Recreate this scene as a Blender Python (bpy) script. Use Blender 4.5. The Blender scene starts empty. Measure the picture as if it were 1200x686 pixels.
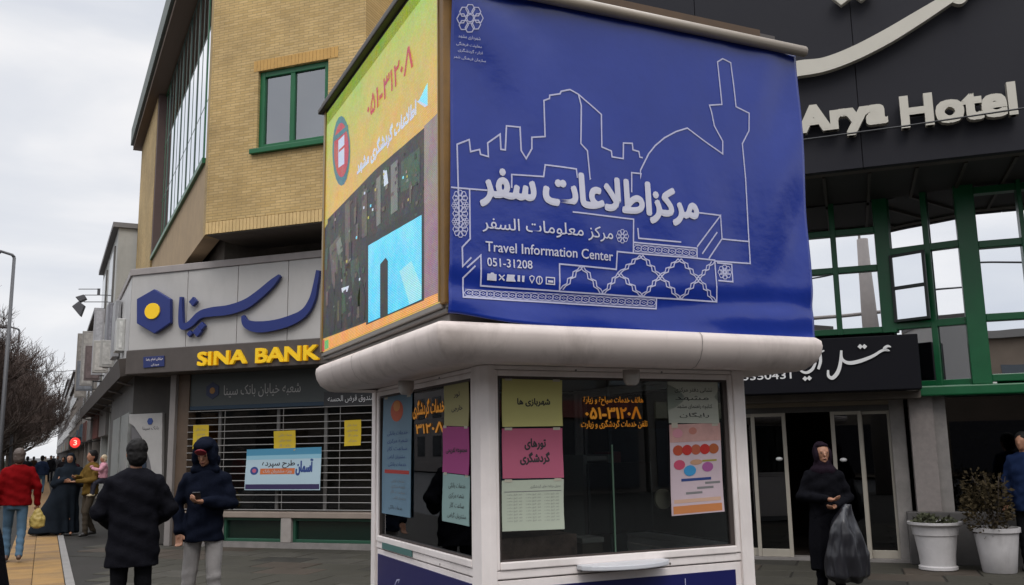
import bpy, bmesh, math, random
from mathutils import Vector, Matrix, noise
R = math.radians
random.seed(7)
scene = bpy.context.scene
col = scene.collection

# ------------------------------------------------------------------ camera
W, Hh, FPX, CX, CY, EYE = 1200.0, 686.0, 1081.0, 600.0, 343.0, 1.65
RX = Vector((0.90771858, 0.05503106, 0.415955)); RY = Vector((-0.41924113, 0.15876587, 0.89388493)); RZ = Vector((-0.01684803, -0.98578141, 0.16718601))
cam_d = bpy.data.cameras.new('camera'); cam = bpy.data.objects.new('camera', cam_d); col.objects.link(cam)
cam_d.lens = FPX / W * 36.0; cam_d.sensor_width = 36.0; cam_d.clip_start = 0.05; cam_d.clip_end = 3000
right = Vector((RX[0], RY[0], RZ[0])); down = Vector((RX[1], RY[1], RZ[1])); fwd = Vector((RX[2], RY[2], RZ[2]))
up = -down; back = -fwd
m = Matrix(((right.x, up.x, back.x, 0), (right.y, up.y, back.y, 0), (right.z, up.z, back.z, EYE), (0, 0, 0, 1)))
cam.matrix_world = m
scene.camera = cam

# ------------------------------------------------------------------ world, sun, exposure
SUN_EL, SUN_AZ = R(48), R(-160)      # azimuth from +Y, clockwise
world = bpy.data.worlds.new('World'); scene.world = world; world.use_nodes = True
nt = world.node_tree; nt.nodes.clear()
def nd(nt, t, **k):
    n = nt.nodes.new(t)
    for a, b in k.items():
        if a.startswith('i_'):
            n.inputs[a[2:].replace('_', ' ')].default_value = b
        else: setattr(n, a, b)
    return n
sky = nd(nt, 'ShaderNodeTexSky', sky_type='NISHITA', sun_disc=False, sun_elevation=SUN_EL, sun_rotation=SUN_AZ)
tc = nd(nt, 'ShaderNodeTexCoord'); mp = nd(nt, 'ShaderNodeMapping'); mp.inputs['Scale'].default_value = (1.0, 1.0, 3.4)
mp.inputs['Location'].default_value = (0.35, 0.1, 0.3)
n1 = nd(nt, 'ShaderNodeTexNoise'); n1.inputs['Scale'].default_value = 1.7; n1.inputs['Detail'].default_value = 6; n1.inputs['Roughness'].default_value = .5; n1.inputs['Distortion'].default_value = .35
cr = nd(nt, 'ShaderNodeValToRGB')
cr.color_ramp.elements[0].position = .36; cr.color_ramp.elements[0].color = (7.9, 8.3, 9.2, 1)
cr.color_ramp.elements[1].position = .64; cr.color_ramp.elements[1].color = (11.8, 11.6, 11.6, 1)
e = cr.color_ramp.elements.new(.5); e.color = (9.4, 9.6, 10.1, 1)
sep = nd(nt, 'ShaderNodeSeparateXYZ')
mr = nd(nt, 'ShaderNodeMapRange'); mr.inputs['From Min'].default_value = .48; mr.inputs['From Max'].default_value = 1; mr.inputs['To Min'].default_value = .82; mr.inputs['To Max'].default_value = 3.3
vm = nd(nt, 'ShaderNodeVectorMath', operation='SCALE')
mx = nd(nt, 'ShaderNodeMix', data_type='RGBA'); mx.inputs['Factor'].default_value = .95
bg = nd(nt, 'ShaderNodeBackground'); bg.inputs['Strength'].default_value = .1
wo = nd(nt, 'ShaderNodeOutputWorld')
L = nt.links.new
L(tc.outputs['Generated'], mp.inputs['Vector']); L(mp.outputs['Vector'], n1.inputs['Vector']); L(n1.outputs['Fac'], cr.inputs['Fac'])
L(tc.outputs['Generated'], sep.inputs[0]); L(sep.outputs['Z'], mr.inputs['Value']); L(cr.outputs['Color'], vm.inputs[0]); L(mr.outputs['Result'], vm.inputs['Scale'])
L(sky.outputs['Color'], mx.inputs['A']); L(vm.outputs['Vector'], mx.inputs['B']); L(mx.outputs['Result'], bg.inputs['Color']); L(bg.outputs[0], wo.inputs['Surface'])
sl = bpy.data.lights.new('sun', 'SUN'); sun = bpy.data.objects.new('sun', sl); col.objects.link(sun)
sl.energy = .8; sl.angle = R(25); sl.color = (1, .95, .88)
sd = Vector((math.sin(SUN_AZ) * math.cos(SUN_EL), math.cos(SUN_AZ) * math.cos(SUN_EL), math.sin(SUN_EL)))
sun.rotation_euler = sd.to_track_quat('Z', 'Y').to_euler()
scene.view_settings.view_transform = 'Standard'; scene.view_settings.look = 'None'
scene.view_settings.exposure = 0.08; scene.view_settings.gamma = 1
scene.render.engine = 'CYCLES'
scene.cycles.max_bounces = 7; scene.cycles.transparent_max_bounces = 16

# ------------------------------------------------------------------ frames: a along u, z up, w out of the surface
Z = Vector((0, 0, 1)); r2 = 2 ** -.5
def ray(px, py):
    c = Vector((px - CX, py - CY, FPX))
    return Vector((RX.dot(c), RY.dot(c), RZ.dot(c)))
class Fr:
    def __init__(s, o, u, n): s.o = Vector(o); s.u = Vector(u).normalized(); s.n = Vector(n).normalized()
    def pt(s, a, z, w=0): return s.o + s.u * a + Z * z + s.n * w
    def ap(s, px, py, w=0):
        r = ray(px, py); e0 = Vector((0, 0, EYE)); o = s.o + s.n * w
        p = e0 + r * ((o - e0).dot(s.n) / r.dot(s.n))
        return ((p - s.o).dot(s.u), p.z)
    def mat(s, a, z, w=0):
        p = s.pt(a, z, w)
        return Matrix(((s.u.x, 0, s.n.x, p.x), (s.u.y, 0, s.n.y, p.y), (s.u.z, 1, s.n.z, p.z), (0, 0, 0, 1)))
NF = Vector((r2, r2, 0))
def FC(c): return Fr(NF * c, (r2, -r2, 0), -NF)                       # hotel and bank frontages, c metres off
KF = Fr((2.0, 4.70, 0), (1, 0, 0), (0, -1, 0)); BN = Fr((1.65, 4.35, 0), (1, 0, 0), (0, -1, 0))
KL = Fr((2.0, 6.85, 0), (0, -1, 0), (-1, 0, 0)); LD = Fr((1.65, 7.05, 0), (0, -1, 0), (-1, 0, 0))
def SD(k): return Fr((k, 0, 0), (.03, -1, 0), (-1, -.03, 0))          # street frontages
def ground(px, py, z=0):
    r = ray(px, py); t = (z - EYE) / r.z; return Vector((r.x * t, r.y * t, z))
def depth(px, py, d):
    r = ray(px, py); return Vector((0, 0, EYE)) + r / FPX * d

# ------------------------------------------------------------------ mesh builder
class MB:
    def __init__(s): s.v = []; s.f = []; s.m = []; s.k = 0
    def slot(s, k): s.k = k; return s
    def add(s, vs, fs):
        b = len(s.v); s.v += [Vector(x) for x in vs]; s.f += [tuple(i + b for i in f) for f in fs]; s.m += [s.k] * len(fs); return s
    def hexa(s, p): return s.add(p, [(0, 3, 2, 1), (4, 5, 6, 7), (0, 1, 5, 4), (1, 2, 6, 5), (2, 3, 7, 6), (3, 0, 4, 7)])
    def box(s, x0, x1, y0, y1, z0, z1): return s.hexa([(x0, y0, z0), (x1, y0, z0), (x1, y1, z0), (x0, y1, z0), (x0, y0, z1), (x1, y0, z1), (x1, y1, z1), (x0, y1, z1)])
    def fb(s, fr, a0, a1, z0, z1, w0, w1):
        if a0 > a1: a0, a1 = a1, a0
        if z0 > z1: z0, z1 = z1, z0
        if w0 > w1: w0, w1 = w1, w0
        return s.hexa([fr.pt(a0, z0, w1), fr.pt(a1, z0, w1), fr.pt(a1, z0, w0), fr.pt(a0, z0, w0), fr.pt(a0, z1, w1), fr.pt(a1, z1, w1), fr.pt(a1, z1, w0), fr.pt(a0, z1, w0)])
    def poly(s, fr, pts, w0, w1):
        A = sum(pts[i][0] * pts[(i + 1) % len(pts)][1] - pts[(i + 1) % len(pts)][0] * pts[i][1] for i in range(len(pts)))
        if A < 0: pts = pts[::-1]
        n = len(pts); vs = [fr.pt(a, z, w1) for a, z in pts] + [fr.pt(a, z, w0) for a, z in pts]
        return s.add(vs, [tuple(range(n)), tuple(range(2 * n - 1, n - 1, -1))] + [(i, i + n, (i + 1) % n + n, (i + 1) % n) for i in range(n)])
    def ribbon(s, fr, pts, wd, w0, w1, closed=False):
        P = [Vector(p) for p in pts]; n = len(P); Lf = []; Rt = []
        if not isinstance(wd, (list, tuple)): wd = [wd] * n
        for i in range(n):
            a = P[(i - 1) % n] if (i or closed) else None; b = P[(i + 1) % n] if (i < n - 1 or closed) else None
            d1 = (P[i] - a).normalized() if a is not None else (b - P[i]).normalized(); d2 = (b - P[i]).normalized() if b is not None else d1
            t = (d1 + d2); t = t.normalized() if t.length > 1e-4 else d1
            nn = Vector((-t.y, t.x)); k = 1 / max(.45, abs(nn.dot(Vector((-d1.y, d1.x)))))
            Lf.append(P[i] + nn * wd[i] * .5 * k); Rt.append(P[i] - nn * wd[i] * .5 * k)
        vs = [fr.pt(p.x, p.y, w1) for p in Lf + Rt] + ([fr.pt(p.x, p.y, w0) for p in Lf + Rt] if w0 is not None else [])
        fs = []
        for i in range(n if closed else n - 1):
            j = (i + 1) % n
            fs.append((i, n + i, n + j, j))
            if w0 is not None: fs += [(2 * n + i, 2 * n + j, 3 * n + j, 3 * n + i), (i, j, 2 * n + j, 2 * n + i), (n + i, 3 * n + i, 3 * n + j, n + j)]
        if w0 is not None and not closed: fs += [(0, 2 * n, 3 * n, n), (n - 1, 2 * n - 1, 4 * n - 1, 3 * n - 1)]
        return s.add(vs, fs)
    def tube(s, path, rad, n=8, cap=True):
        P = [Vector(p) for p in path]
        if not isinstance(rad, (list, tuple)): rad = [rad] * len(P)
        vs = []; ref = None
        for i, p in enumerate(P):
            d = ((P[i] - P[i - 1]) if i else (P[1] - P[0])).normalized() + ((P[i + 1] - P[i]) if i < len(P) - 1 else (P[i] - P[i - 1])).normalized()
            d = d.normalized() if d.length > 1e-5 else Z
            if ref is None: ref = Vector((1, 0, 0)) if abs(d.x) < .8 else Vector((0, 1, 0))
            x = (ref - d * ref.dot(d)).normalized(); y = d.cross(x); ref = x
            for k in range(n):
                t = 2 * math.pi * k / n; vs.append(p + (x * math.cos(t) + y * math.sin(t)) * rad[i])
        fs = [(i * n + k, i * n + (k + 1) % n, (i + 1) * n + (k + 1) % n, (i + 1) * n + k) for i in range(len(P) - 1) for k in range(n)]
        if cap: fs += [tuple(range(n - 1, -1, -1)), tuple(range((len(P) - 1) * n, len(P) * n))]
        return s.add(vs, fs)
    def cap(s, p0, r0, p1, r1, n=12):                                  # tapered capsule, closed
        p0 = Vector(p0); p1 = Vector(p1); d = (p1 - p0).normalized() if (p1 - p0).length > 1e-6 else Z
        path = []; rd = []
        for t in (-80, -50, -20): path.append(p0 + d * (math.sin(R(t)) * r0)); rd.append(r0 * math.cos(R(t)))
        for t in (20, 50, 80): path.append(p1 + d * (math.sin(R(t)) * r1)); rd.append(r1 * math.cos(R(t)))
        return s.tube(path, rd, n)
    def ell(s, c, rx, ry, rz, n=14, rot=None):
        c = Vector(c); vs = []; m_ = n // 2
        for i in range(m_ + 1):
            ph = math.pi * i / m_
            if i in (0, m_): continue
            for k in range(n):
                t = 2 * math.pi * k / n; q = Vector((rx * math.sin(ph) * math.cos(t), ry * math.sin(ph) * math.sin(t), rz * math.cos(ph)))
                if rot: q = rot @ q
                vs.append(c + q)
        tp = Vector((0, 0, rz)); 
        if rot: tp = rot @ tp
        vs += [c + tp, c - tp]; T = (m_ - 1) * n; fs = []
        for i in range(m_ - 2):
            for k in range(n): fs.append((i * n + k, (i + 1) * n + k, (i + 1) * n + (k + 1) % n, i * n + (k + 1) % n))
        for k in range(n): fs += [(T, k, (k + 1) % n), (T + 1, (m_ - 2) * n + (k + 1) % n, (m_ - 2) * n + k)]
        return s.add(vs, fs)
    def loft(s, rings, n=18):                                          # rings (x,y,z,rx,ry), closed
        vs = []
        for (x, y, z, rx, ry) in rings:
            for k in range(n):
                t = 2 * math.pi * k / n; vs.append((x + rx * math.cos(t), y + ry * math.sin(t), z))
        m_ = len(rings)
        fs = [(i * n + k, i * n + (k + 1) % n, (i + 1) * n + (k + 1) % n, (i + 1) * n + k) for i in range(m_ - 1) for k in range(n)]
        fs += [tuple(range(n - 1, -1, -1)), tuple(range((m_ - 1) * n, m_ * n))]
        return s.add(vs, fs)
    def lathe(s, c, prof, n=28):
        c = Vector(c); vs = [c + Vector((r * math.cos(2 * math.pi * k / n), r * math.sin(2 * math.pi * k / n), z)) for r, z in prof for k in range(n)]
        m_ = len(prof)
        return s.add(vs, [(i * n + k, i * n + (k + 1) % n, (i + 1) * n + (k + 1) % n, (i + 1) * n + k) for i in range(m_ - 1) for k in range(n)])
    def build(s, name, mats, parent=None, loc=None, smooth=False, bevel=0, **tags):
        off = Vector(loc) if loc is not None else rootloc(parent)
        me = bpy.data.meshes.new(name); me.from_pydata([tuple(v - off) for v in s.v], [], s.f)
        if not isinstance(mats, (list, tuple)): mats = [mats]
        for q in mats: me.materials.append(q)
        if len(mats) > 1: me.polygons.foreach_set('material_index', s.m)
        if smooth: me.polygons.foreach_set('use_smooth', [True] * len(s.f))
        me.update()
        o = bpy.data.objects.new(name, me); col.objects.link(o)
        if parent: o.parent = parent
        elif loc is not None: o.location = loc
        if bevel:
            b = o.modifiers.new('bevel', 'BEVEL'); b.width = bevel; b.segments = 2; b.limit_method = 'ANGLE'; b.angle_limit = R(40)
        return tag(o, **tags)
def rootloc(p):
    v = Vector((0, 0, 0))
    while p is not None: v = v + p.location; p = p.parent
    return v
def tag(o, label=None, cat=None, group=None, kind=None):
    if label: o['label'] = label
    if cat: o['category'] = cat
    if group: o['group'] = group
    if kind: o['kind'] = kind
    return o
def thing(name, label, cat, loc=(0, 0, 0), group=None):
    o = bpy.data.objects.new(name, None); col.objects.link(o); o.location = loc; o.empty_display_size = .2
    return tag(o, label, cat, group)
def copy_tree(o, parent=None):
    c = o.copy(); col.objects.link(c); c.parent = parent
    for ch in list(o.children): copy_tree(ch, c)
    return c
DG = bpy.context.evaluated_depsgraph_get
def fuse(mb, name, mats, parent, voxel=.012, smooth=4, disp=None, loc=None, **tags):
    """one continuous skin from overlapping closed pieces"""
    me = bpy.data.meshes.new('t'); me.from_pydata([tuple(v) for v in mb.v], [], mb.f); o = bpy.data.objects.new('t', me); col.objects.link(o)
    r = o.modifiers.new('r', 'REMESH'); r.mode = 'VOXEL'; r.voxel_size = voxel; r.adaptivity = 0
    if smooth: q = o.modifiers.new('s', 'SMOOTH'); q.factor = .6; q.iterations = smooth
    bpy.context.view_layer.update()
    me2 = bpy.data.meshes.new_from_object(o.evaluated_get(DG())); bpy.data.objects.remove(o); bpy.data.meshes.remove(me)
    me2.name = name
    if disp:
        vs = me2.vertices; nr = [v.normal.copy() for v in vs]
        for v, n_ in zip(vs, nr): v.co = v.co + n_ * disp(v.co)
    me2.materials.clear(); me2.materials.append(mats)
    me2.polygons.foreach_set('use_smooth', [True] * len(me2.polygons)); me2.update()
    ob = bpy.data.objects.new(name, me2); col.objects.link(ob)
    if parent: ob.parent = parent
    if loc is not None: ob.location = loc
    return tag(ob, **tags)

# ------------------------------------------------------------------ materials
MC = {}
def mat(name, c, rough=.6, metal=0, var=.0, vs=3.0, bump=0, bs=40.0, spec=.5, emit=None, es=1.0, dirt=0, ds=.8, dc=None, stretch=(1, 1, 1)):
    if name in MC: return MC[name]
    m = bpy.data.materials.new(name); m.use_nodes = True; n = m.node_tree; b = n.nodes['Principled BSDF']; l = n.links.new
    b.inputs['Base Color'].default_value = (*c, 1); b.inputs['Roughness'].default_value = rough; b.inputs['Metallic'].default_value = metal
    b.inputs['Specular IOR Level'].default_value = spec
    geo = nd(n, 'ShaderNodeNewGeometry'); mpp = nd(n, 'ShaderNodeMapping'); mpp.inputs['Scale'].default_value = stretch; l(geo.outputs['Position'], mpp.inputs['Vector'])
    cur = None
    if var:
        t = nd(n, 'ShaderNodeTexNoise'); t.inputs['Scale'].default_value = vs; t.inputs['Detail'].default_value = 8; t.inputs['Roughness'].default_value = .65
        l(mpp.outputs[0], t.inputs['Vector'])
        x = nd(n, 'ShaderNodeMix', data_type='RGBA'); x.inputs['A'].default_value = (*[q * (1 - var) for q in c], 1); x.inputs['B'].default_value = (*[min(1, q * (1 + var)) for q in c], 1)
        mr_ = nd(n, 'ShaderNodeMapRange'); mr_.inputs['From Min'].default_value = .3; mr_.inputs['From Max'].default_value = .7; l(t.outputs['Fac'], mr_.inputs['Value'])
        l(mr_.outputs[0], x.inputs['Factor']); cur = x.outputs['Result']
        rr = nd(n, 'ShaderNodeMapRange'); rr.inputs['To Min'].default_value = max(.02, rough - .1); rr.inputs['To Max'].default_value = min(1, rough + .12); l(t.outputs['Fac'], rr.inputs['Value']); l(rr.outputs[0], b.inputs['Roughness'])
    if dirt:
        t = nd(n, 'ShaderNodeTexNoise'); t.inputs['Scale'].default_value = ds; t.inputs['Detail'].default_value = 9; t.inputs['Roughness'].default_value = .7; t.inputs['Distortion'].default_value = .6
        m2 = nd(n, 'ShaderNodeMapping'); m2.inputs['Scale'].default_value = (1, 1, .35); l(geo.outputs['Position'], m2.inputs['Vector']); l(m2.outputs[0], t.inputs['Vector'])
        mr_ = nd(n, 'ShaderNodeMapRange'); mr_.inputs['From Min'].default_value = .5; mr_.inputs['From Max'].default_value = .72; mr_.inputs['To Max'].default_value = dirt; l(t.outputs['Fac'], mr_.inputs['Value'])
        x = nd(n, 'ShaderNodeMix', data_type='RGBA'); l(mr_.outputs[0], x.inputs['Factor'])
        if cur: l(cur, x.inputs['A'])
        else: x.inputs['A'].default_value = (*c, 1)
        x.inputs['B'].default_value = (*(dc or [q * .45 for q in c]), 1); cur = x.outputs['Result']
    if cur: l(cur, b.inputs['Base Color'])
    if bump:
        t = nd(n, 'ShaderNodeTexNoise'); t.inputs['Scale'].default_value = bs; t.inputs['Detail'].default_value = 4; l(mpp.outputs[0], t.inputs['Vector'])
        bp = nd(n, 'ShaderNodeBump'); bp.inputs['Strength'].default_value = bump; bp.inputs['Distance'].default_value = .02; l(t.outputs['Fac'], bp.inputs['Height']); l(bp.outputs[0], b.inputs['Normal'])
    if emit: b.inputs['Emission Color'].default_value = (*emit, 1); b.inputs['Emission Strength'].default_value = es
    MC[name] = m; return m
def hx(h, k=1.0):
    h = h.lstrip('#'); v = [int(h[i:i + 2], 16) / 255 for i in (0, 2, 4)]
    return tuple(k * (q / 12.92 if q <= .04045 else ((q + .055) / 1.055) ** 2.4) for q in v)
def glass(name, tint=(1, 1, 1), refl=1.0, rough=.0, ior=1.5, bump=0):
    if name in MC: return MC[name]
    m = bpy.data.materials.new(name); m.use_nodes = True; n = m.node_tree; n.nodes.clear(); l = n.links.new
    tr = nd(n, 'ShaderNodeBsdfTransparent'); tr.inputs['Color'].default_value = (*tint, 1)
    gl = nd(n, 'ShaderNodeBsdfGlossy'); gl.inputs['Roughness'].default_value = rough; gl.inputs['Color'].default_value = (.95, .97, 1, 1)
    fr = nd(n, 'ShaderNodeFresnel'); fr.inputs['IOR'].default_value = ior
    mu = nd(n, 'ShaderNodeMath', operation='MULTIPLY'); mu.use_clamp = True; mu.inputs[1].default_value = refl; l(fr.outputs[0], mu.inputs[0])
    if bump:
        ge = nd(n, 'ShaderNodeNewGeometry'); t = nd(n, 'ShaderNodeTexNoise'); t.inputs['Scale'].default_value = .7; t.inputs['Detail'].default_value = 1; l(ge.outputs['Position'], t.inputs['Vector'])
        bp = nd(n, 'ShaderNodeBump'); bp.inputs['Strength'].default_value = bump; bp.inputs['Distance'].default_value = .05; l(t.outputs['Fac'], bp.inputs['Height']); l(bp.outputs[0], gl.inputs['Normal'])
    x = nd(n, 'ShaderNodeMixShader'); l(mu.outputs[0], x.inputs[0]); l(tr.outputs[0], x.inputs[1]); l(gl.outputs[0], x.inputs[2])
    o = nd(n, 'ShaderNodeOutputMaterial'); l(x.outputs[0], o.inputs[0]); MC[name] = m; return m
def brickmat(name, fr, c1, c2, mc, bw, bh, mortar=.008, bump=.5, off=.5):
    if name in MC: return MC[name]
    m = bpy.data.materials.new(name); m.use_nodes = True; n = m.node_tree; b = n.nodes['Principled BSDF']; l = n.links.new
    g = nd(n, 'ShaderNodeNewGeometry'); d = nd(n, 'ShaderNodeVectorMath', operation='DOT_PRODUCT'); d.inputs[1].default_value = fr.u; l(g.outputs['Position'], d.inputs[0])
    s = nd(n, 'ShaderNodeSeparateXYZ'); l(g.outputs['Position'], s.inputs[0]); c = nd(n, 'ShaderNodeCombineXYZ'); l(d.outputs['Value'], c.inputs['X']); l(s.outputs['Z'], c.inputs['Y'])
    t = nd(n, 'ShaderNodeTexBrick'); t.offset = off; t.inputs['Scale'].default_value = 1; t.inputs['Color1'].default_value = (*c1, 1); t.inputs['Color2'].default_value = (*c2, 1); t.inputs['Mortar'].default_value = (*mc, 1)
    t.inputs['Brick Width'].default_value = bw; t.inputs['Row Height'].default_value = bh; t.inputs['Mortar Size'].default_value = mortar; t.inputs['Mortar Smooth'].default_value = .3
    l(c.outputs[0], t.inputs['Vector'])
    no = nd(n, 'ShaderNodeTexNoise'); no.inputs['Scale'].default_value = .55; no.inputs['Detail'].default_value = 7; no.inputs['Roughness'].default_value = .7; l(g.outputs['Position'], no.inputs['Vector'])
    r_ = nd(n, 'ShaderNodeMapRange'); r_.inputs['From Min'].default_value = .3; r_.inputs['From Max'].default_value = .7; r_.inputs['To Min'].default_value = .62; r_.inputs['To Max'].default_value = 1.2; l(no.outputs['Fac'], r_.inputs['Value'])
    v = nd(n, 'ShaderNodeVectorMath', operation='SCALE'); l(t.outputs['Color'], v.inputs[0]); l(r_.outputs[0], v.inputs['Scale']); l(v.outputs[0], b.inputs['Base Color'])
    b.inputs['Roughness'].default_value = .85
    bp = nd(n, 'ShaderNodeBump'); bp.inputs['Strength'].default_value = bump; bp.inputs['Distance'].default_value = .01; bp.invert = True; l(t.outputs['Fac'], bp.inputs['Height']); l(bp.outputs[0], b.inputs['Normal'])
    MC[name] = m; return m

# ------------------------------------------------------------------ lettering
AF = {}
for ch, b_, n_ in [('ا', 0xFE8D, 2), ('آ', 0xFE81, 2), ('ب', 0xFE8F, 4), ('پ', 0xFB56, 4), ('ت', 0xFE95, 4), ('ج', 0xFE9D, 4), ('چ', 0xFB7A, 4), ('ح', 0xFEA1, 4), ('خ', 0xFEA5, 4), ('د', 0xFEA9, 2), ('ذ', 0xFEAB, 2), ('ر', 0xFEAD, 2), ('ز', 0xFEAF, 2), ('ژ', 0xFB8A, 2), ('س', 0xFEB1, 4), ('ش', 0xFEB5, 4), ('ص', 0xFEB9, 4), ('ض', 0xFEBD, 4), ('ط', 0xFEC1, 4), ('ظ', 0xFEC5, 4), ('ع', 0xFEC9, 4), ('غ', 0xFECD, 4), ('ف', 0xFED1, 4), ('ق', 0xFED5, 4), ('ک', 0xFB8E, 4), ('گ', 0xFB92, 4), ('ل', 0xFEDD, 4), ('م', 0xFEE1, 4), ('ن', 0xFEE5, 4), ('ه', 0xFEE9, 4), ('و', 0xFEED, 2), ('ی', 0xFBFC, 4), ('\u0001', 0xFEFB, 2)]: AF[ch] = (b_, n_)
def shape(s):
    if not any(c in AF for c in s): return s
    s = s.replace('لا', '\u0001'); o = []
    for i, c in enumerate(s):
        if c not in AF: o.append(c); continue
        b, n = AF[c]; p = s[i - 1] if i else ' '; q = s[i + 1] if i + 1 < len(s) else ' '
        pj = p in AF and AF[p][1] == 4; nj = n == 4 and q in AF
        o.append(chr(b + ((3 if pj else 2) if nj else (1 if pj else 0))))
    return ''.join(o)[::-1]
TC = {}
def text_mesh(s, bold=0, ext=0, res=3):
    key = (s, bold, ext, res)
    if key in TC: return TC[key]
    c = bpy.data.curves.new('t', 'FONT'); c.body = shape(s); c.offset = bold; c.extrude = ext; c.resolution_u = res
    o = bpy.data.objects.new('t', c); col.objects.link(o); bpy.context.view_layer.update()
    me = bpy.data.meshes.new_from_object(o.evaluated_get(DG())); bpy.data.objects.remove(o); bpy.data.curves.remove(c)
    vs = [v.co.copy() for v in me.vertices]; fs = [tuple(p.vertices) for p in me.polygons]; bpy.data.meshes.remove(me)
    par = list(range(len(vs)))
    def find(i):
        while par[i] != i: par[i] = par[par[i]]; i = par[i]
        return i
    for f in fs:
        for q in f[1:]: par[find(q)] = find(f[0])
    isl = {}
    for i in range(len(vs)): isl.setdefault(find(i), []).append(i)
    for k, g in enumerate(sorted(isl.values(), key=lambda g: min(vs[i].x for i in g))):
        for i in g: vs[i].z += 0 if ext else (k % 3) * .03
    x0 = min(v.x for v in vs); x1 = max(v.x for v in vs); y0 = min(v.y for v in vs); y1 = max(v.y for v in vs)
    vs = [Vector(((v.x - x0) / (x1 - x0), (v.y - y0) / (y1 - y0), v.z)) for v in vs]
    TC[key] = (vs, fs); return TC[key]
def text(mb, fr, s, a0, a1, z0, z1, w, bold=0, ext=0, depth=.01, shear=0, wf=None, res=3):
    vs, fs = text_mesh(s, 0, ext, res)
    em = (z1 - z0) * bold * 1.15
    strikes = [(0, 0)] + (([(-em, -em), (em, -em), (-em, em), (em, em), (em, 0), (-em, 0), (0, em), (0, -em), (em, em * .5), (-em, -em * .5), (em, -em * .5), (-em, em * .5)] if ext else [(em * math.cos(k * .785), em * math.sin(k * .785)) for k in range(8)]) if bold else [])
    a0 += em; a1 -= em; z0 += em; z1 -= em
    for n_, (da, dz) in enumerate(strikes):
        out = []
        for v in vs:
            a = a0 + (a1 - a0) * v.x + da; z = z0 + (z1 - z0) * v.y + dz
            ww = w + (v.z * depth if not ext else v.z / ext * depth) - n_ * (.00011 if not ext else .0006)
            if wf: ww += wf(a, z)
            out.append(fr.pt(a, z, ww))
        mb.add(out, fs)
def tpx(mb, fr, s, x0, yb, x1, h, w, **k):                             # fitted to the span measured on the sign
    a0, z0 = fr.ap(x0, yb, w); a1, _ = fr.ap(x1, yb, w); _, z1 = fr.ap(x0, yb - h, w)
    text(mb, fr, s, a0, a1, z0, z1, w, **k)
def PX(fr, pts, w=0): return [fr.ap(x, y, w) for x, y in pts]

WHITE = mat('white_paint', (.86, .79, .76), .5, var=.07, dirt=.28, ds=2.6, dc=(.40, .35, .32))
GREY_AL = mat('grey_aluminium', (.5, .48, .46), .4, var=.08)
BLACK = mat('black_plastic', (.015, .015, .017), .5)
RUBBER = mat('sealing_rubber', (.03, .03, .03), .7)
CLEAR = glass('clear_glass', (.82, .86, .86), 1.15, bump=.03)
GREEN = mat('green_frame_paint', hx('#0f6a3e', .75), .35, var=.1)
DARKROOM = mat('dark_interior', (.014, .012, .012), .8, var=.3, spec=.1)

# ================================================================== GROUND
S1 = Vector((-.03, 1, 0)).normalized(); O1 = Vector((1, .03, 0)).normalized()      # along and across the street
def st(off, y, z=0): return Vector((off - .03 * y, y, z))
ASPH = mat('asphalt', (.045, .045, .047), .9, var=.2, bump=.4, bs=30)
PAVE = mat('grey_paving', (.026, .024, .021), .8, spec=.2, var=.22, vs=1.3, bump=.25, bs=25, dirt=.5, ds=.6, dc=(.045, .04, .038))
PAVE2 = mat('grey_paving_slab', (.046, .043, .034), .8, spec=.2, var=.2, vs=.9, bump=.2, bs=25, dirt=.5, ds=.8, dc=(.05, .045, .042))
PAVE3 = mat('reddish_paving_slab', (.19, .13, .11), .7, var=.15, bump=.2, bs=25)
YEL = mat('yellow_path_tile', hx('#a98247', .62), .75, var=.2, vs=2.0, bump=.3, bs=60, dirt=.6, ds=.7, dc=(.10, .07, .04))
YEL2 = mat('tan_path_tile', hx('#a07a48', .52), .75, var=.2, vs=2.0, bump=.3, bs=60, dirt=.6, ds=.7, dc=(.10, .07, .04))
KERBM = mat('kerb_stone', (.2, .19, .18), .8, var=.15, bump=.2)
g = MB(); g.add([(-900, -400, -.12), (900, -400, -.12), (900, 1500, -.12), (-900, 1500, -.12)], [(0, 1, 2, 3)])
g.build('ground', ASPH, kind='structure')
g = MB(); g.hexa([st(-3.6, -30, -.119), st(60, -30, -.119), st(60, 300, -.119), st(-3.6, 300, -.119), st(-3.6, -30, -.012), st(60, -30, -.012), st(60, 300, -.012), st(-3.6, 300, -.012)])
pav = g.build('pavement', PAVE, kind='structure')
g = MB(); g.hexa([st(.345, 4, -.1), st(.455, 4, -.1), st(.455, 23, -.1), st(.345, 23, -.1), st(.345, 4, .012), st(.455, 4, .012), st(.455, 23, .012), st(.345, 23, .012)])
g.build('kerb_strip', KERBM, kind='structure', bevel=.008)
g = MB(); g.hexa([st(-.45, 30, -.01), st(.34, 30, -.01), st(.34, 280, -.01), st(-.45, 280, -.01), st(-.45, 30, .0), st(.34, 30, .0), st(.34, 280, .0), st(-.45, 280, .0)])
path = g.build('yellow_path', YEL2, kind='structure')
def quadslab(o, du, dv, h, ch=.006):
    a, b, c, d = o, o + du, o + du + dv, o + dv; ce = (a + b + c + d) / 4; zz = Z * h
    t = [p + (ce - p).normalized() * ch * 1.4 + zz for p in (a, b, c, d)]; k = [p + Z * (h - ch) for p in (a, b, c, d)]
    return MB().add([p - Z * .02 for p in (a, b, c, d)] + k + t, [(0, 1, 5, 4), (1, 2, 6, 5), (2, 3, 7, 6), (3, 0, 4, 7), (4, 5, 9, 8), (5, 6, 10, 9), (6, 7, 11, 10), (7, 4, 8, 11), (8, 9, 10, 11)])
tile = [quadslab(Vector((0, 0, 0)), Vector((.387, 0, 0)), Vector((-.012, .395, 0)), 0).build('tile', q, path, loc=(0, 0, 0)) for q in (YEL, YEL2)]
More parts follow.
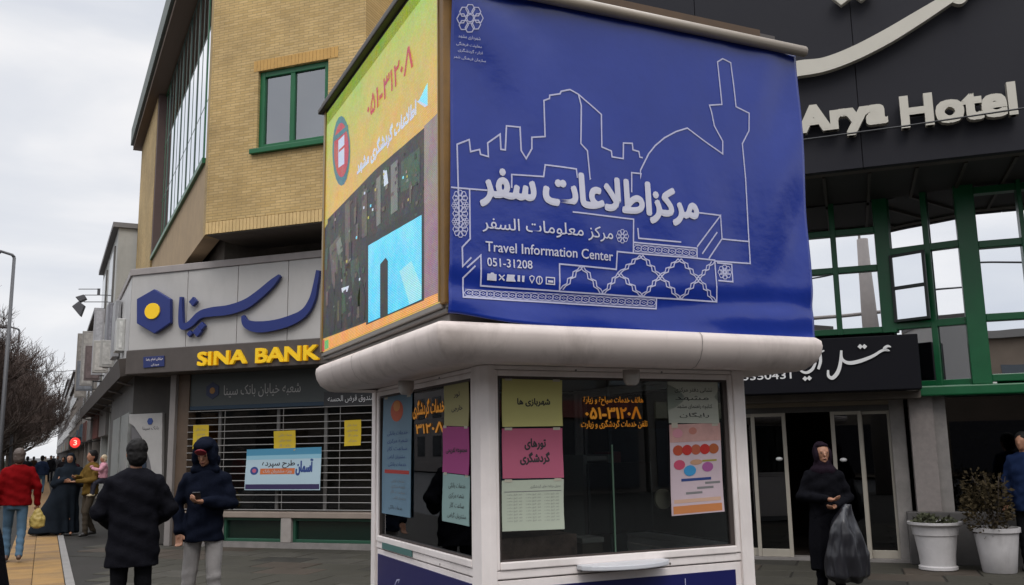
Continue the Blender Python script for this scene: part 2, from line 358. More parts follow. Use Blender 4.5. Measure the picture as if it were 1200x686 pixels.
for t_ in tile: t_.location = (0, 0, -50)
first = [True, True]
for lane, off in enumerate((-.445, -.052)):
    for i in range(50):
        y = 10 + i * .4; k = 0 if random.random() < .6 else 1
        o = tile[k] if first[k] else tile[k].copy()
        if not first[k]: col.objects.link(o); o.parent = path
        first[k] = False
        o.location = st(off, y, .004 + random.uniform(0, .003))
# grey slabs of the forecourt, laid square to the frontages
slab = None
U45 = Vector((r2, -r2, 0))
cands = []
for i in range(-30, 31):
    for j in range(0, 22):
        c = NF * (5.0 + j * .6) + U45 * (i * .9 + (.45 if j % 2 else 0)); yy = c.y
        off = c.x + .03 * c.y
        if off < .95 or c.y < 4.2: continue
        if 1.5 < c.x < 4.3 and 4.2 < c.y < 7.3: continue
        d = c.x * .416 + c.y * .894
        lat = c.x * .9077 - c.y * .4192
        if d < 5 or lat / d < -.6 or lat / d > .6 or c.dot(NF) > 14.3 : continue
        if d < 7.2: continue
        cands.append((d, c, (i, j)))
cands.sort(key=lambda t: t[0])
for n_, (d, c, ij) in enumerate(cands[:290]):
    if slab is None:
        slab = True; SL = [quadslab(-U45 * .44 - NF * .29, U45 * .88, NF * .58, .0, .009).build('slab', q_, pav, loc=(0, 0, 0)) for q_ in (PAVE2, mat('paving_slab_dark', (.036, .034, .029), .85, spec=.2, var=.3, vs=2, bump=.2, bs=25, dirt=.5, ds=1.5), mat('paving_slab_pale', (.058, .054, .045), .8, spec=.2, var=.25, vs=1.5, bump=.2, bs=25, dirt=.6, ds=1.1), mat('paving_slab_warm', (.058, .047, .037), .8, spec=.2, var=.25, vs=1.5, bump=.2, bs=25))]
        for q_ in SL: q_.location = c + Z * -.04
        SL[0].location = c + Z * .001
    else:
        o = random.choice([SL[0], SL[0], SL[0], SL[1], SL[2], SL[3]]).copy(); col.objects.link(o); o.parent = pav; o.location = c + Z * (.001 + random.uniform(-.002, .003))

# ================================================================== BANK BUILDING
BR = FC(13.1)
BRICK = brickmat('yellow_brick', BR, hx('#d0b27c', .95), hx('#c4a56c', .92), hx('#a69066', .88), .2, .05, .006, bump=.35)
BRICKS = brickmat('yellow_brick_side', SD(2.3), hx('#d0b27c', .8), hx('#c4a56c', .78), hx('#a69066', .75), .2, .05, .006, bump=.35)
SAND = mat('sand_render', hx('#b39a78', .75), .85, var=.12, dirt=.4, ds=.5)
STONE = mat('grey_stone', (.2, .185, .175), .6, var=.2, vs=5, bump=.1)
STONE2 = mat('pale_stone', (.30, .27, .25), .6, var=.12, vs=8, bump=.1)
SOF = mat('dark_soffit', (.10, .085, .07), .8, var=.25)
BLUEGLASS = glass('window_glass', (.32, .34, .34), 7.0, bump=.06)
bank = thing('bank_building', 'yellow brick building on the corner, with green framed windows above the bank shopfront', 'building', (2, 18, 0))
aL, _ = BR.ap(240.5, 275); aR, _ = BR.ap(428, 100)
_, zB = BR.ap(240.5, 275)
wx0, wz1 = BR.ap(303, 84); wx1, _ = BR.ap(385, 70); _, wz0 = BR.ap(299, 176)
wx1 = wx0 + (wx1 - wx0)
b = MB()
TOPZ = 12.4
b.fb(BR, aL, wx0, zB + .22, TOPZ, -.3, 0); b.fb(BR, wx1, aR, zB + .22, TOPZ, -.3, 0)
b.fb(BR, wx0, wx1, zB + .22, wz0, -.3, 0); b.fb(BR, wx0, wx1, wz1, TOPZ, -.3, 0)
b.build('brick_wall', BRICK, bank)
# return face on the right, and the wall set back behind it
b = MB(); b.fb(BR, aR - .3, aR - .002, zB, TOPZ, -1.55, -.301); b.build('side_wall', BRICK, bank)
b = MB(); b.fb(BR, aR, aR + 5.5, 5.6, TOPZ, -1.7, -1.4); b.build('recessed_wall', BRICK, bank)
# course of upright bricks along the bottom edge
b = MB(); n = int((aR - aL) / .072)
for i in range(n): a = aL + (aR - aL) * i / n; b.fb(BR, a + .004, a + .066, zB, zB + .212, -.1, .004 + random.uniform(-.003, .003))
b.build('upright_brick_course', mat('brick_pale', hx('#d2b47e', .95), .85, var=.15), bank, kind='stuff')
b = MB(); b.fb(BR, aL, aR, zB + .001, zB + .218, -.3, -.1); b.build('course_backing', mat('brick_mortar', hx('#8f7348', .8), .9), bank)
nL = int((wx1 - wx0 + .3) / .072); b = MB()
for i in range(nL): a = wx0 - .1 + i * .072; b.fb(BR, a + .004, a + .066, wz1 + .002, wz1 + .2, -.05, .006 + random.uniform(0, .003))
b.build('lintel_brick_course', mat('brick_lintel', hx('#c89e5c', .95), .85, var=.15), bank, kind='stuff')
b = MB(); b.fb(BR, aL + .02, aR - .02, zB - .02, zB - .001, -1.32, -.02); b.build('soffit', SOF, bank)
# window in the brick wall
def window(fr, a0, a1, z0, z1, w, parent, fm, gm, cols=(.5,), rows=(), fw=.07, sill=0, dep=.08, name='window'):
    m_ = MB(); e_ = .012
    m_.fb(fr, a0, a0 + fw, z0, z1, w, w + dep); m_.fb(fr, a1 - fw, a1, z0, z1, w, w + dep)
    m_.fb(fr, a0 + fw, a1 - fw, z0, z0 + fw, w, w + dep - .002); m_.fb(fr, a0 + fw, a1 - fw, z1 - fw, z1, w, w + dep - .002)
    xs = [a0 + fw] + [a0 + (a1 - a0) * c for c in cols] + [a1 - fw]; zs = [z0 + fw] + [z0 + (z1 - z0) * r_ for r_ in rows] + [z1 - fw]
    for x in xs[1:-1]: m_.fb(fr, x - fw * .45, x + fw * .45, z0 + fw, z1 - fw, w, w + dep - .006)
    for z_ in zs[1:-1]: m_.fb(fr, a0 + fw, a1 - fw, z_ - fw * .45, z_ + fw * .45, w, w + dep - .01)
    win = m_.build(name, fm, parent, bevel=.006)
    for i in range(len(xs) - 1):
        for j in range(len(zs) - 1):
            MB().fb(fr, xs[i] - .005, xs[i + 1] + .005, zs[j] - .005, zs[j + 1] + .005, w + dep * .3, w + dep * .3 + .008).build('pane', gm, win)
    if sill: MB().fb(fr, a0 - .1, a1 + .1, z0 - .09, z0 + .0, w - .02, w + dep + sill).build('sill', fm, win, bevel=.01)
    return win
window(BR, wx0 + .003, wx1 - .003, wz0 + .003, wz1 - .003, -.14, bank, GREEN, BLUEGLASS, cols=(.47,), fw=.1, sill=.14)
MB().fb(BR, wx0 - .1, wx1 + .1, wz0 - .1, wz1 + .1, -.9, -.85).build('blind_or_sky_strip', mat('window_blind', (.34, .31, .29), .8, var=.1), bank)
# street side: pier, long window with white strips painting reflected sky, sand wall, eave
SW = SD(2.3)
yB = BR.pt(aL, 0).y; k0 = BR.pt(aL, 0).x + .03 * yB; SW = SD(k0)
b = MB(); b.fb(SW, -yB - .02, -yB - .3 - .0, zB, TOPZ, -.3, .0)
b.build('corner_pier', BRICKS, bank)
def sy(px, py): return SW.ap(px, py)
ya0 = -yB - .3; ya1 = -26.6; ya2 = -31.5
b = MB(); b.fb(SW, ya0, ya1, zB, 6.95, -.3, -.002); b.build('spandrel', SAND, bank)
b = MB(); b.fb(SW, ya1, ya2, 4.4, 11.6, -.3, .05); b.build('end_pier', BRICKS, bank)
b = MB(); b.fb(SW, ya1 + .02, ya1 + .3, 6.95, 11.6, -.3, .04); b.build('reveal', mat('window_reveal', hx('#6f5a55', .6), .8, var=.1), bank)
b = MB(); b.fb(SW, ya0 + 1.2, ya2 - .3, 11.75, 12.3, -.35, .38); b.build('eave', mat('eave_cladding', hx('#66706a', .7), .6, var=.1), bank)
b = MB(); b.fb(SW, ya0 + 1.2, ya2 - .3, 11.6, 11.748, -.3, .3); b.build('eave_soffit', mat('eave_soffit', hx('#7a6656', .7), .8), bank)
win = None; nb = 7; da = (ya1 - ya0) / nb
for i in range(nb):
    window(SW, ya0 + da * (i + 1) + .02, ya0 + da * i - .02, 7.0, 11.58, -.16, bank, mat('side_frame', hx('#3c5a4e', .7), .4) if i not in (0, 6) else GREEN, glass('side_glass', (.9, .92, .95), 5.0), cols=(.5,), rows=(.33, .66), fw=.04, dep=.03)
b = MB(); b.fb(SW, ya0 - .05, ya1 + .05, 6.9, 6.999, -.28, .06); b.build('sill', GREEN, bank)
for i in range(nb * 4):  # white boards standing in for bright sky mirrored by the panes
    if random.random() < .88:
        a = ya0 + da * i / 4; MB().fb(SW, a - .06, a + da / 4 + .06, 7.08, 11.5, -.20 - .02 * (i % 2), -.19 - .02 * (i % 2)).build('blind_or_sky_strip', mat('sky_reflection_white', (.72, .74, .76), .7), bank)
# body of the building behind
b = MB(); b.fb(BR, aL + .5, aR + 5.4, .01, TOPZ - .01, -9, -1.75); b.build('core', SOF, bank)
b = MB(); b.fb(SW, ya0 - .4, ya2 + .02, 4.2, TOPZ - .02, -6, -.45); b.build('core', SOF, bank)

# ground floor shopfront (set under the fascia)
SH = FC(14.3); FA = FC(13.7)
fa0, fz1 = FA.ap(155.5, 316); _, fz0 = FA.ap(154, 411); _, bz0 = FA.ap(154, 439)
fa1 = FA.ap(455, 300)[0]
sh0 = SH.ap(206, 480)[0]
# fascia: four aluminium panels and a dark band, a thing of its own
fas = thing('bank_fascia', 'grey metal fascia with blue calligraphy above the yellow SINA BANK band', 'shop sign', FA.pt((fa0 + fa1) / 2, 0, -.3))
PAN = mat('fascia_panel', (.44, .425, .41), .45, metal=.0, var=.07, vs=1.2, dirt=.25, ds=.7)
seams = [fa0] + [FA.ap(x, 360)[0] for x in (219, 278, 337)] + [FA.ap(397, 360)[0], fa1]
for i in range(5): MB().fb(FA, seams[i] + .006, seams[i + 1] - .006, fz0 + .003, fz1 - .13, -.05, 0).build('panel', PAN, fas, bevel=.006)
MB().fb(FA, fa0 + .02, fa1 - .02, fz0 - .3, fz1 - .14, -.6, -.052).build('backing', mat('fascia_gap', (.06, .05, .05), .8), fas)
MB().fb(FA, fa0 - .03, fa1, fz1 - .128, fz1, -.62, .03).build('coping', mat('coping_metal', (.30, .27, .26), .5, var=.12), fas, bevel=.01)
MB().fb(FA, fa0 - .02, fa1, bz0, fz0, -.5, .035).build('band', mat('band_bronze', (.075, .062, .055), .45, var=.15), fas, bevel=.012)
MB().fb(FA, fa0, fa1, bz0 + .005, bz0 + .02, -1.0, -.51).build('underside', SOF, fas)
# side of the fascia running up the street
pc = FA.pt(fa0, 0, 0); kS = pc.x + .03 * pc.y; FS = SD(kS)
MB().fb(FS, -pc.y - .03, -27.0, fz1 - .13, fz1, -.3, .03).build('coping', mat('coping_metal', (.3, .3, .3)), fas, bevel=.01)
for i, (y0, y1) in enumerate(((0.04, 2.1), (2.12, 4.4), (4.42, 8.2))): MB().fb(FS, -pc.y - y0, -pc.y - y1, fz0 - .3, fz1 - .14, -.2, 0).build('panel', mat('street_panel', (.45, .44, .43), .4, var=.15, vs=2, dirt=.4), fas)
# hexagonal emblem
BLU = mat('sign_blue', hx('#23347c', .8), .4); YELS = mat('sign_yellow', hx('#f2c418', .95), .4, emit=hx('#f2c418'), es=.12)
hp = [(185.2, 340), (204, 351.5), (204, 379.5), (185.5, 392), (165, 380), (165, 351.5)]
em = MB(); em.poly(FA, PX(FA, hp), .03, .11); em_o = em.build('emblem', BLU, fas, bevel=.01)
ea, ez = FA.ap(184, 365.7); era = abs(FA.ap(192.6, 365.7)[0] - ea); erz = abs(FA.ap(184, 356.5)[1] - ez)
MB().poly(FA, [(ea + era * math.cos(t * .2618), ez + erz * math.sin(t * .2618)) for t in range(24)], .112, .135).build('sun_disc', YELS, em_o)
# calligraphy strokes
def smooth_pts(pts, k=6):
    out = []; n = len(pts)
    for i in range(n - 1):
        p0 = pts[max(0, i - 1)]; p1 = pts[i]; p2 = pts[i + 1]; p3 = pts[min(n - 1, i + 2)]
        for j in range(k):
            t = j / k
            out.append(tuple(.5 * ((2 * p1[q]) + (-p0[q] + p2[q]) * t + (2 * p0[q] - 5 * p1[q] + 4 * p2[q] - p3[q]) * t * t + (-p0[q] + 3 * p1[q] - 3 * p2[q] + p3[q]) * t ** 3) for q in range(len(p1))))
    out.append(tuple(pts[-1])); return out
def brush(mb, fr, pts, w0, w1, ref=(300, 370)):                        # pts: px, py, width px
    sp = smooth_pts(pts); sc_ = abs(fr.ap(ref[0] + 1, ref[1])[0] - fr.ap(*ref)[0])
    P_ = [fr.ap(p[0], p[1]) for p in sp]; mb.ribbon(fr, P_, [max(.5, p[2]) * sc_ for p in sp], w0, w1)
c = MB()
brush(c, FA, [(216, 349, 3), (215.5, 368, 5), (217, 383, 6), (226, 381, 7), (238, 370, 8), (252, 366.5, 9.5), (272, 364, 10), (292, 357, 10), (308, 345.5, 9), (322, 333, 7.5), (331, 324, 3)], .03, .10)
brush(c, FA, [(288, 371, 3), (292, 380, 8), (305, 384, 11), (325, 382, 10.5), (345, 376, 10), (360, 367, 8), (369, 352, 6.5), (373, 335, 5), (376, 318, 4)], .03, .10)
brush(c, FA, [(382, 330, 3), (386, 350, 6), (392, 366, 8), (404, 372, 8), (418, 368, 5)], .03, .10)
c.build('calligraphy', BLU, fas, bevel=.008)
for x, y, r_ in ((230, 354.5, 5), (235, 389.5, 5.5), (240, 383, 4.5), (398, 391, 5), (226, 392, 3.5)):
    da_, dz_ = FA.ap(x, y); s_ = .018 * r_
    MB().poly(FA, [(da_ - s_, dz_), (da_, dz_ + s_), (da_ + s_, dz_), (da_, dz_ - s_)], .03, .1).build('dot', BLU, fas, bevel=.006)
t_ = MB(); tpx(t_, FA, 'SINA', 232, 429.5, 289, 16.5, .06, bold=.035, ext=.05, depth=.035); t_.build('lettering', YELS, fas)
t_ = MB(); tpx(t_, FA, 'BANK', 300, 426, 374, 17.5, .06, bold=.035, ext=.05, depth=.035); t_.build('lettering', YELS, fas)
pl = thing('street_name_plate', 'small dark blue street name plate at the left end of the bronze band', 'street sign', FA.pt(FA.ap(181, 424)[0], FA.ap(181, 431)[1], .04))
p4 = PX(FA, [(168.5, 418.5), (193, 417), (193, 429.5), (168.5, 431.5)], .04)
MB().poly(FA, p4, .04, .055).build('plate', mat('plate_blue', hx('#27346e', .8), .4), pl, bevel=.004)
t_ = MB(); tpx(t_, FA, 'خیابان امام رضا', 171, 424.2, 191, 4.2, .058); tpx(t_, FA, 'میدان', 177, 429.3, 186, 3, .058); t_.build('lettering', WHITE, pl)

# shop interior, side piers, inner sign, shutter
sho = thing('bank_shopfront', 'dark shopfront under the fascia with stone piers and green lower panes', 'shopfront', SH.pt(sh0 + 2, 0, 0))
sz0 = .62; sR = SH.ap(455, 600)[0]
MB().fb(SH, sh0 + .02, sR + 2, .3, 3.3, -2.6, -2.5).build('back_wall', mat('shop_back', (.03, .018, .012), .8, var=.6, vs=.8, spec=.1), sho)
MB().fb(SH, sh0 + .02, sR + 2, .001, .3, -2.5, -.1).build('floor', mat('shop_floor', (.06, .05, .045), .5), sho)
MB().fb(SH, sh0 - .05, sh0 + .08, 0, bz0 - .002, -.25, .12).build('pier', mat('pier_grey', (.22, .2, .19), .6, var=.1), sho, bevel=.01)
MB().fb(SH, sh0 + .082, sh0 + .34, 0, bz0, -.4, .05).build('post', mat('post_brown', (.09, .06, .04), .6, var=.2), sho, bevel=.008)
MB().fb(SH, sh0 + .34, sR, sz0 - .1, sz0, -.3, .07).build('sill', mat('sill_stone', hx('#a39488', .7), .6, var=.1), sho, bevel=.01)
zz = [SH.ap(335, y)[1] for y in (613, 616, 637)]
xs_ = [SH.ap(x, 625)[0] for x in (215, 262, 331, 343, 440)] + [sR]
MB().fb(SH, sh0 + .34, sR, .0, .1, -.3, .06).build('base', STONE, sho)
for i in range(5):
    if i in (0, 2): MB().fb(SH, xs_[i] - (.1 if i == 0 else 0), xs_[i + 1], .1, sz0 - .1, -.3, .062).build('plinth_block', STONE2, sho, bevel=.008)
    else: window(SH, xs_[i] + .002, xs_[i + 1] - .002, .102, sz0 - .102, -.1, sho, mat('green_trim', hx('#2b5a46', .7), .4), mat('green_pane', hx('#20332c', .6), .15), cols=(), fw=.05, dep=.1)
# inner sign panel
i0, iz1 = SH.ap(212, 443, .02); i1 = sR; iz0 = SH.ap(240, 476, .02)[1]
MB().fb(SH, sh0 + .34, i1, iz0, bz0 + .0, -.1, .02).build('inner_sign', mat('inner_sign_grey', hx('#59605f', .42), .5, var=.1), sho)
MB().fb(SH, sh0 + .345, i1, iz0 - .07, iz0 - .002, -.1, .03).build('inner_sign_edge', mat('inner_sign_blue', hx('#1d3f58', .5), .5), sho)
t_ = MB(); tpx(t_, SH, 'شعبه خیابان بانک سینا', 262, 467, 352, 15, .024); t_.build('lettering', mat('letter_grey', (.34, .33, .32), .6), sho)
la, lz = SH.ap(249, 458, .03); MB().poly(SH, [(la + .16 * math.cos(k * math.pi / 3 + .52), lz + .16 * math.sin(k * math.pi / 3 + .52)) for k in range(6)], .021, .03).build('small_emblem', mat('dim_blue', hx('#202a50', .7), .5), sho)
MB().poly(SH, [(la + .06 * math.cos(k * .524), lz + .06 * math.sin(k * .524)) for k in range(12)], .031, .035).build('small_sun', mat('dim_orange', hx('#a0702c', .7), .5), sho)
sg2 = MB(); tpx(sg2, SH, 'صندوق قرض الحسنه', 384, 473, 440, 9, .05); 
MB().fb(SH, SH.ap(381, 470)[0], SH.ap(443, 470)[0], SH.ap(400, 477)[1], SH.ap(400, 459)[1], .024, .045).build('label_board', mat('dim_dark', (.02, .02, .022), .5), sho); sg2.build('lettering', mat('letter_white', (.6, .6, .6), .6), sho)
# glass and mullions behind the shutter, with dim posters inside
for x in (256, 325, 381): a = SH.ap(x, 540, -.1)[0]; MB().fb(SH, a - .03, a + .03, .64, iz0 - .08, -.16, -.1).build('mullion', mat('mullion_grey', (.12, .115, .11), .5), sho)
MB().fb(SH, sh0 + .36, sR, .64, iz0 - .08, -.14, -.13).build('pane', glass('shop_glass', (.6, .6, .58), .5), sho)
MB().poly(SH, PX(SH, [(216, 486), (255, 484), (255, 600), (216, 600)], -.3), -.32, -.3).build('inner_poster', mat('brown_poster', hx('#8a5a1c', .8), .7, var=.6, vs=2.5), sho)
rs = thing('roller_shutter', 'open bar roller shutter of thin horizontal rails across the bank shopfront', 'shutter', SH.pt(sh0 + 3, .62, .05))
ns = 15; ztop = iz0 - .1
for i in range(ns):
    z_ = .66 + (ztop - .66) * i / (ns - 1)
    MB().tube([SH.pt(sh0 + .34, z_, .05), SH.pt(sR, z_ + random.uniform(-.006, .006), .05)], .0085, 6).build('rail', mat('shutter_steel', (.27, .26, .25), .5, metal=.3), rs)
for x in (262, 331, 398):
    a = SH.ap(x, 540, .05)[0]; MB().tube([SH.pt(a, .65, .05), SH.pt(a, ztop, .05)], .006, 6).build('link', mat('shutter_link', (.2, .19, .18), .5), rs)
# posters on the shutter
YP = mat('yellow_paper', hx('#d2b428', .8), .7, var=.05)
def poster(name, label, cat, fr, quad, w, m_, group=None, th=.003, curl=0.0, prints=()):
    q = PX(fr, quad, w); mid = fr.pt(sum(p[0] for p in q) / 4, min(p[1] for p in q), w)
    t = thing(name, label, cat, mid, group); nx, nz = 8, 8; b_ = MB(); tl, tr_, br_, bl = [Vector(p) for p in q]
    ph = random.uniform(0, 6)
    vs = []
    for k in (0, 1):
        for j in range(nz + 1):
            for i in range(nx + 1):
                u_, v_ = i / nx, j / nz; p = (tl * (1 - u_) + tr_ * u_) * (1 - v_) + (bl * (1 - u_) + br_ * u_) * v_
                vs.append(fr.pt(p.x, p.y, w + th * k + curl * (math.sin(v_ * 5 + ph) * .5 + math.sin(u_ * 4 + ph * 2) * .4 + .9 * (u_ * v_) ** 3)))
    nn = (nx + 1) * (nz + 1); fs = []
    for j in range(nz):
        for i in range(nx):
            a = j * (nx + 1) + i; fs += [(nn + a, nn + a + nx + 1, nn + a + nx + 2, nn + a + 1), (a, a + 1, a + nx + 2, a + nx + 1)]
    b_.add(vs, fs); b_.build('sheet', m_, t, smooth=True)
    def P_(u_, v_): p = (tl * (1 - u_) + tr_ * u_) * (1 - v_) + (bl * (1 - u_) + br_ * u_) * v_; return p
    def cw(a, z): 
        ux = (a - tl.x) / (tr_.x - tl.x); vz = (tl.y - z) / (tl.y - bl.y)
        return curl * (math.sin(vz * 5 + ph) * .5 + math.sin(ux * 4 + ph * 2) * .4 + .9 * max(0, ux * vz) ** 3)
    groups = {}
    if fr in (KF, KL):
        for u0, u1 in ((.04, .16), (.84, .96)): q4 = [P_(u0, -.02), P_(u1, -.02), P_(u1, .035), P_(u0, .035)]; MB().add([fr.pt(p.x, p.y, w + th + .0016 + cw(p.x, p.y)) for p in q4][::-1], [(0, 1, 2, 3)]).build('tape', mat('tape_pale', (.5, .47, .38), .3), t)
    for pr in prints:
        kind, mm = pr[0], pr[-1]; mb = groups.setdefault(mm.name, (MB(), mm))[0]
        if kind == 'text':
            _, s_, u0, v0, u1, v1, bold, _m = pr; A = P_(u0, v1); B = P_(u1, v1); C = P_(u0, v0)
            text(mb, fr, s_, A.x, B.x, A.y, C.y, w + th + .0012 + curl * .09, bold=bold, wf=cw, depth=.008)
        elif kind == 'rect':
            _, u0, v0, u1, v1, _m = pr; n_ = 8
            for i in range(n_):
                for j in range(n_):
                    qq = [P_(u0 + (u1 - u0) * x / n_, v0 + (v1 - v0) * y / n_) for x, y in ((i, j), (i, j + 1), (i + 1, j + 1), (i + 1, j))]
                    mb.add([fr.pt(p.x, p.y, w + th + .0007 + curl * .05 + cw(p.x, p.y)) for p in qq], [(0, 1, 2, 3)])
        elif kind == 'oval':
            _, u_, v_, ru, rv, dw, _m = pr; pp = [P_(u_ + ru * math.cos(k * .3927), v_ + rv * math.sin(k * .3927)) for k in range(16)]
            mb.add([fr.pt(p.x, p.y, w + th + .001 + curl * .08 + dw + cw(p.x, p.y)) for p in pp], [tuple(range(15, -1, -1))])
    for mb, mm in groups.values(): mb.build('print', mm, t)
    return t
INK = mat('black_ink', (.03, .03, .035), .7); INKB = mat('blue_ink', hx('#28407c'), .7); INKG = mat('grey_ink', (.2, .2, .2), .7); INKR = mat('red_ink', hx('#a8322c'), .7)
def lines(n, v0, v1, u0=.15, u1=.85, m_=INK, txts=('خدمات بانکی', 'شعبه مرکزی', 'ساعت کار', 'مشتریان گرامی')):
    out = []; h = (v1 - v0) / n
    for i in range(n): j = random.uniform(0, .1); out.append(('text', txts[i % len(txts)], u0 + j, v0 + h * i + h * .15, u1 - random.uniform(0, .1), v0 + h * (i + .8), 0, m_))
    return out
poster('paper_notice', 'yellow notice on the shutter nearest the stone pier, above the hooded man', 'notice', SH, [(226.5, 498.5), (244.5, 498), (244, 525.5), (226, 526.5)], .065, YP, 'yellow notices on the shutter', prints=lines(4, .1, .9, m_=INKG), curl=.01)
poster('paper_notice', 'yellow notice tucked just above the blue and white banner', 'notice', SH, [(321, 505.5), (346.5, 504.5), (346.5, 528), (321, 528)], .065, YP, 'yellow notices on the shutter', prints=lines(3, .1, .9, m_=INKG), curl=.01)
poster('paper_notice', 'yellow notice high on the shutter beside the kiosk, right of the banner', 'notice', SH, [(404, 493), (423.5, 492), (423, 522), (403.5, 523)], .065, YP, 'yellow notices on the shutter', prints=lines(4, .1, .9, m_=INKG), curl=.01)
WH = mat('banner_white', hx('#b4ccd8', .85), .6)
SKB = mat('banner_sky_blue', hx('#4f96b8', .8), .6); PUR = mat('banner_purple', hx('#3a3060', .7), .6); ORG = mat('banner_orange', hx('#d0703c', .8), .6)
poster('shutter_banner', 'wide white and blue banner with dark lettering tied to the shutter rails', 'banner', SH, [(289.5, 527), (376.5, 524), (375.5, 574.5), (287, 574.5)], .085, WH, th=.004, curl=.015,
       prints=[('rect', 0, 0, 1, .16, SKB), ('rect', 0, .16, 1, .26, mat('banner_pale_blue', hx('#8fc0d4', .85), .6)), ('rect', .01, .86, .99, .98, PUR), ('rect', .2, .48, .66, .62, ORG), ('text', 'آسمان', .67, .26, .9, .66, .03, INKB), ('text', 'طرح سپرده', .22, .28, .66, .48, .02, INK), ('text', 'ویژه مشتریان بانک', .24, .5, .62, .6, .0, WH),
               ('oval', .12, .53, .055, .1, 0, INKB), ('oval', .12, .53, .028, .05, .001, mat('logo_pink', hx('#c06080', .8), .6))])
# ATM arch panel on the street side
A2 = FC(14.45); cA = A2.ap(150, 540)[0]; pA = A2.pt(cA, 0, -.06); AT = SD(pA.x + .03 * pA.y)
atm = thing('cash_machine_surround', 'pale arched panel with a small bank emblem behind the man in black', 'cash machine', A2.pt(cA + .6, 0, 0))
DW = mat('side_wall_dark', (.045, .04, .036), .8, var=.3, vs=2)
MB().fb(A2, cA, A2.ap(206, 540)[0] + .1, 0, bz0 + .2, -.5, -.06).build('wall', DW, atm)
MB().fb(AT, -pA.y - .05, -26.5, 0, bz0 + .3, -.4, -.0).build('street_wall', mat('street_wall_grey', (.09, .085, .08), .7, var=.3, vs=2), atm)
for y0, y1 in ((-.4, -2.4), (-2.9, -5.2)): MB().fb(AT, -pA.y + y0, -pA.y + y1, .3, 2.5, .001, .04).build('display_window', mat('display_pale', (.26, .27, .26), .4, var=.3, vs=4), atm)
 
qa = PX(A2, [(152, 486), (191, 484), (190, 602), (181, 602), (180, 560), (176, 540), (168, 515), (158, 500), (152, 496)], .0)
MB().poly(A2, qa, -.05, .02).build('panel', mat('atm_white', (.36, .35, .34), .5, var=.1), atm, bevel=.006)
MB().poly(A2, PX(A2, [(153, 498), (158, 502), (167, 517), (175, 541), (179, 561), (180, 602), (153, 602)]), -.058, -.03).build('recess', mat('atm_grey', (.13, .125, .13), .4, var=.2), atm)
MB().poly(A2, PX(A2, [(156, 540), (170, 539), (171, 561), (156, 562)]), -.03, -.01).build('screen', mat('atm_screen', (.03, .04, .06), .15), atm)
la, lz = A2.ap(177, 494); MB().poly(A2, [(la + .07 * math.cos(k * 1.047), lz + .07 * math.sin(k * 1.047)) for k in range(6)], .021, .03).build('emblem', INKB, atm)
t_ = MB(); tpx(t_, A2, 'بانک سینا', 167, 505, 186, 5, .024); t_.build('lettering', INK, atm)

# ================================================================== HOTEL
HC = FC(14.4)
hot = thing('hotel_building', 'dark hotel frontage with green framed glass above sliding entrance doors', 'building', HC.pt(0, 0, 0))
def H(px, py, w=0): return HC.ap(px, py, w)
hl = -2.2
MIR = glass('mirror_glass', (.05, .06, .06), 23.0, ior=1.5, bump=.10)
# left bay
rowsL = [H(1000, y)[1] for y in (391, 316, 269, 205)]
colsL = [H(x, 330)[0] for x in (905, 945, 982, 1032, 1046)]
zt = 6.3
def bar(mb, fr, a0, a1, z0, z1, w0=-.02, w1=.1): mb.fb(fr, a0, a1, z0, z1, w0, w1)
lb = thing('curtain_window', 'left green window bay of four bright panes over the hotel sign', 'window', HC.pt(colsL[2], rowsL[0], 0), 'green window bays of the hotel')
gm = MB()
xa = [H(x, 330)[0] for x in (860, 945.5, 980, 1029)]; zr = [H(1000, y)[1] for y in (389, 316.5, 272.5)] + [5.3, 6.6]
for i, x in enumerate(xa): gm.fb(HC, x - (.04 if i != 3 else .0), x + (.04 if i != 3 else .2), zr[0] - .05, zt, -.05, .08 + .001 * i)
for i, z_ in enumerate(zr[:4]): gm.fb(HC, xa[0], xa[3], z_ - .045, z_ + .045, -.04, .072)
gm.build('frame', GREEN, lb, bevel=.008)
for i in range(3):
    for j in range(4):
        MB().fb(HC, xa[i] + .03, xa[i + 1] - (.03 if i < 2 else -.01), zr[j] + .03, min(zr[j + 1] - .03, zt), -.01, .0).build('pane', MIR, lb)
# centre bay, stepping back at an angle
cb = thing('curtain_window', 'middle green window bay with a tilted open leaf beside dark panes', 'window', HC.pt(H(1085, 300)[0], 3, 0), 'green window bays of the hotel')
c0 = HC.pt(H(1041, 330)[0], 0, 0); c1 = FC(14.1).pt(FC(14.1).ap(1138, 330)[0], 0, 0)
du = (c1 - c0); CB = Fr(c0, du, Vector((du.y, -du.x, 0)) if Vector((du.y, -du.x, 0)).dot(-NF) > 0 else Vector((-du.y, du.x, 0))); cw_ = du.length
gm = MB(); zc = [CB.ap(1100, y)[1] for y in (450, 379, 289)] + [zt]; xc = [0, CB.ap(1091, 330)[0], cw_]
for i, x in enumerate(xc): gm.fb(CB, x - (.04 if i else -.04), x + (.04 if i < 2 else .0), zc[0] - .05, zt, -.05, .07 + .001 * i)
for z_ in zc[:3]: gm.fb(CB, .04, cw_, z_ - .05, z_ + .05, -.04, .064)
gm.build('frame', GREEN, cb, bevel=.008)
for i in range(2):
    for j in range(3):
        if (i, j) == (0, 1): continue
        MB().fb(CB, xc[i] + .05, xc[i + 1] - .03, zc[j] + .03, zc[j + 1] - .03, -.012, -.004).build('pane', MIR, cb)
MB().fb(CB, .05, xc[1] - .04, zc[1] + .04, zc[2] - .04, -.3, -.28).build('backing', DARKROOM, cb)
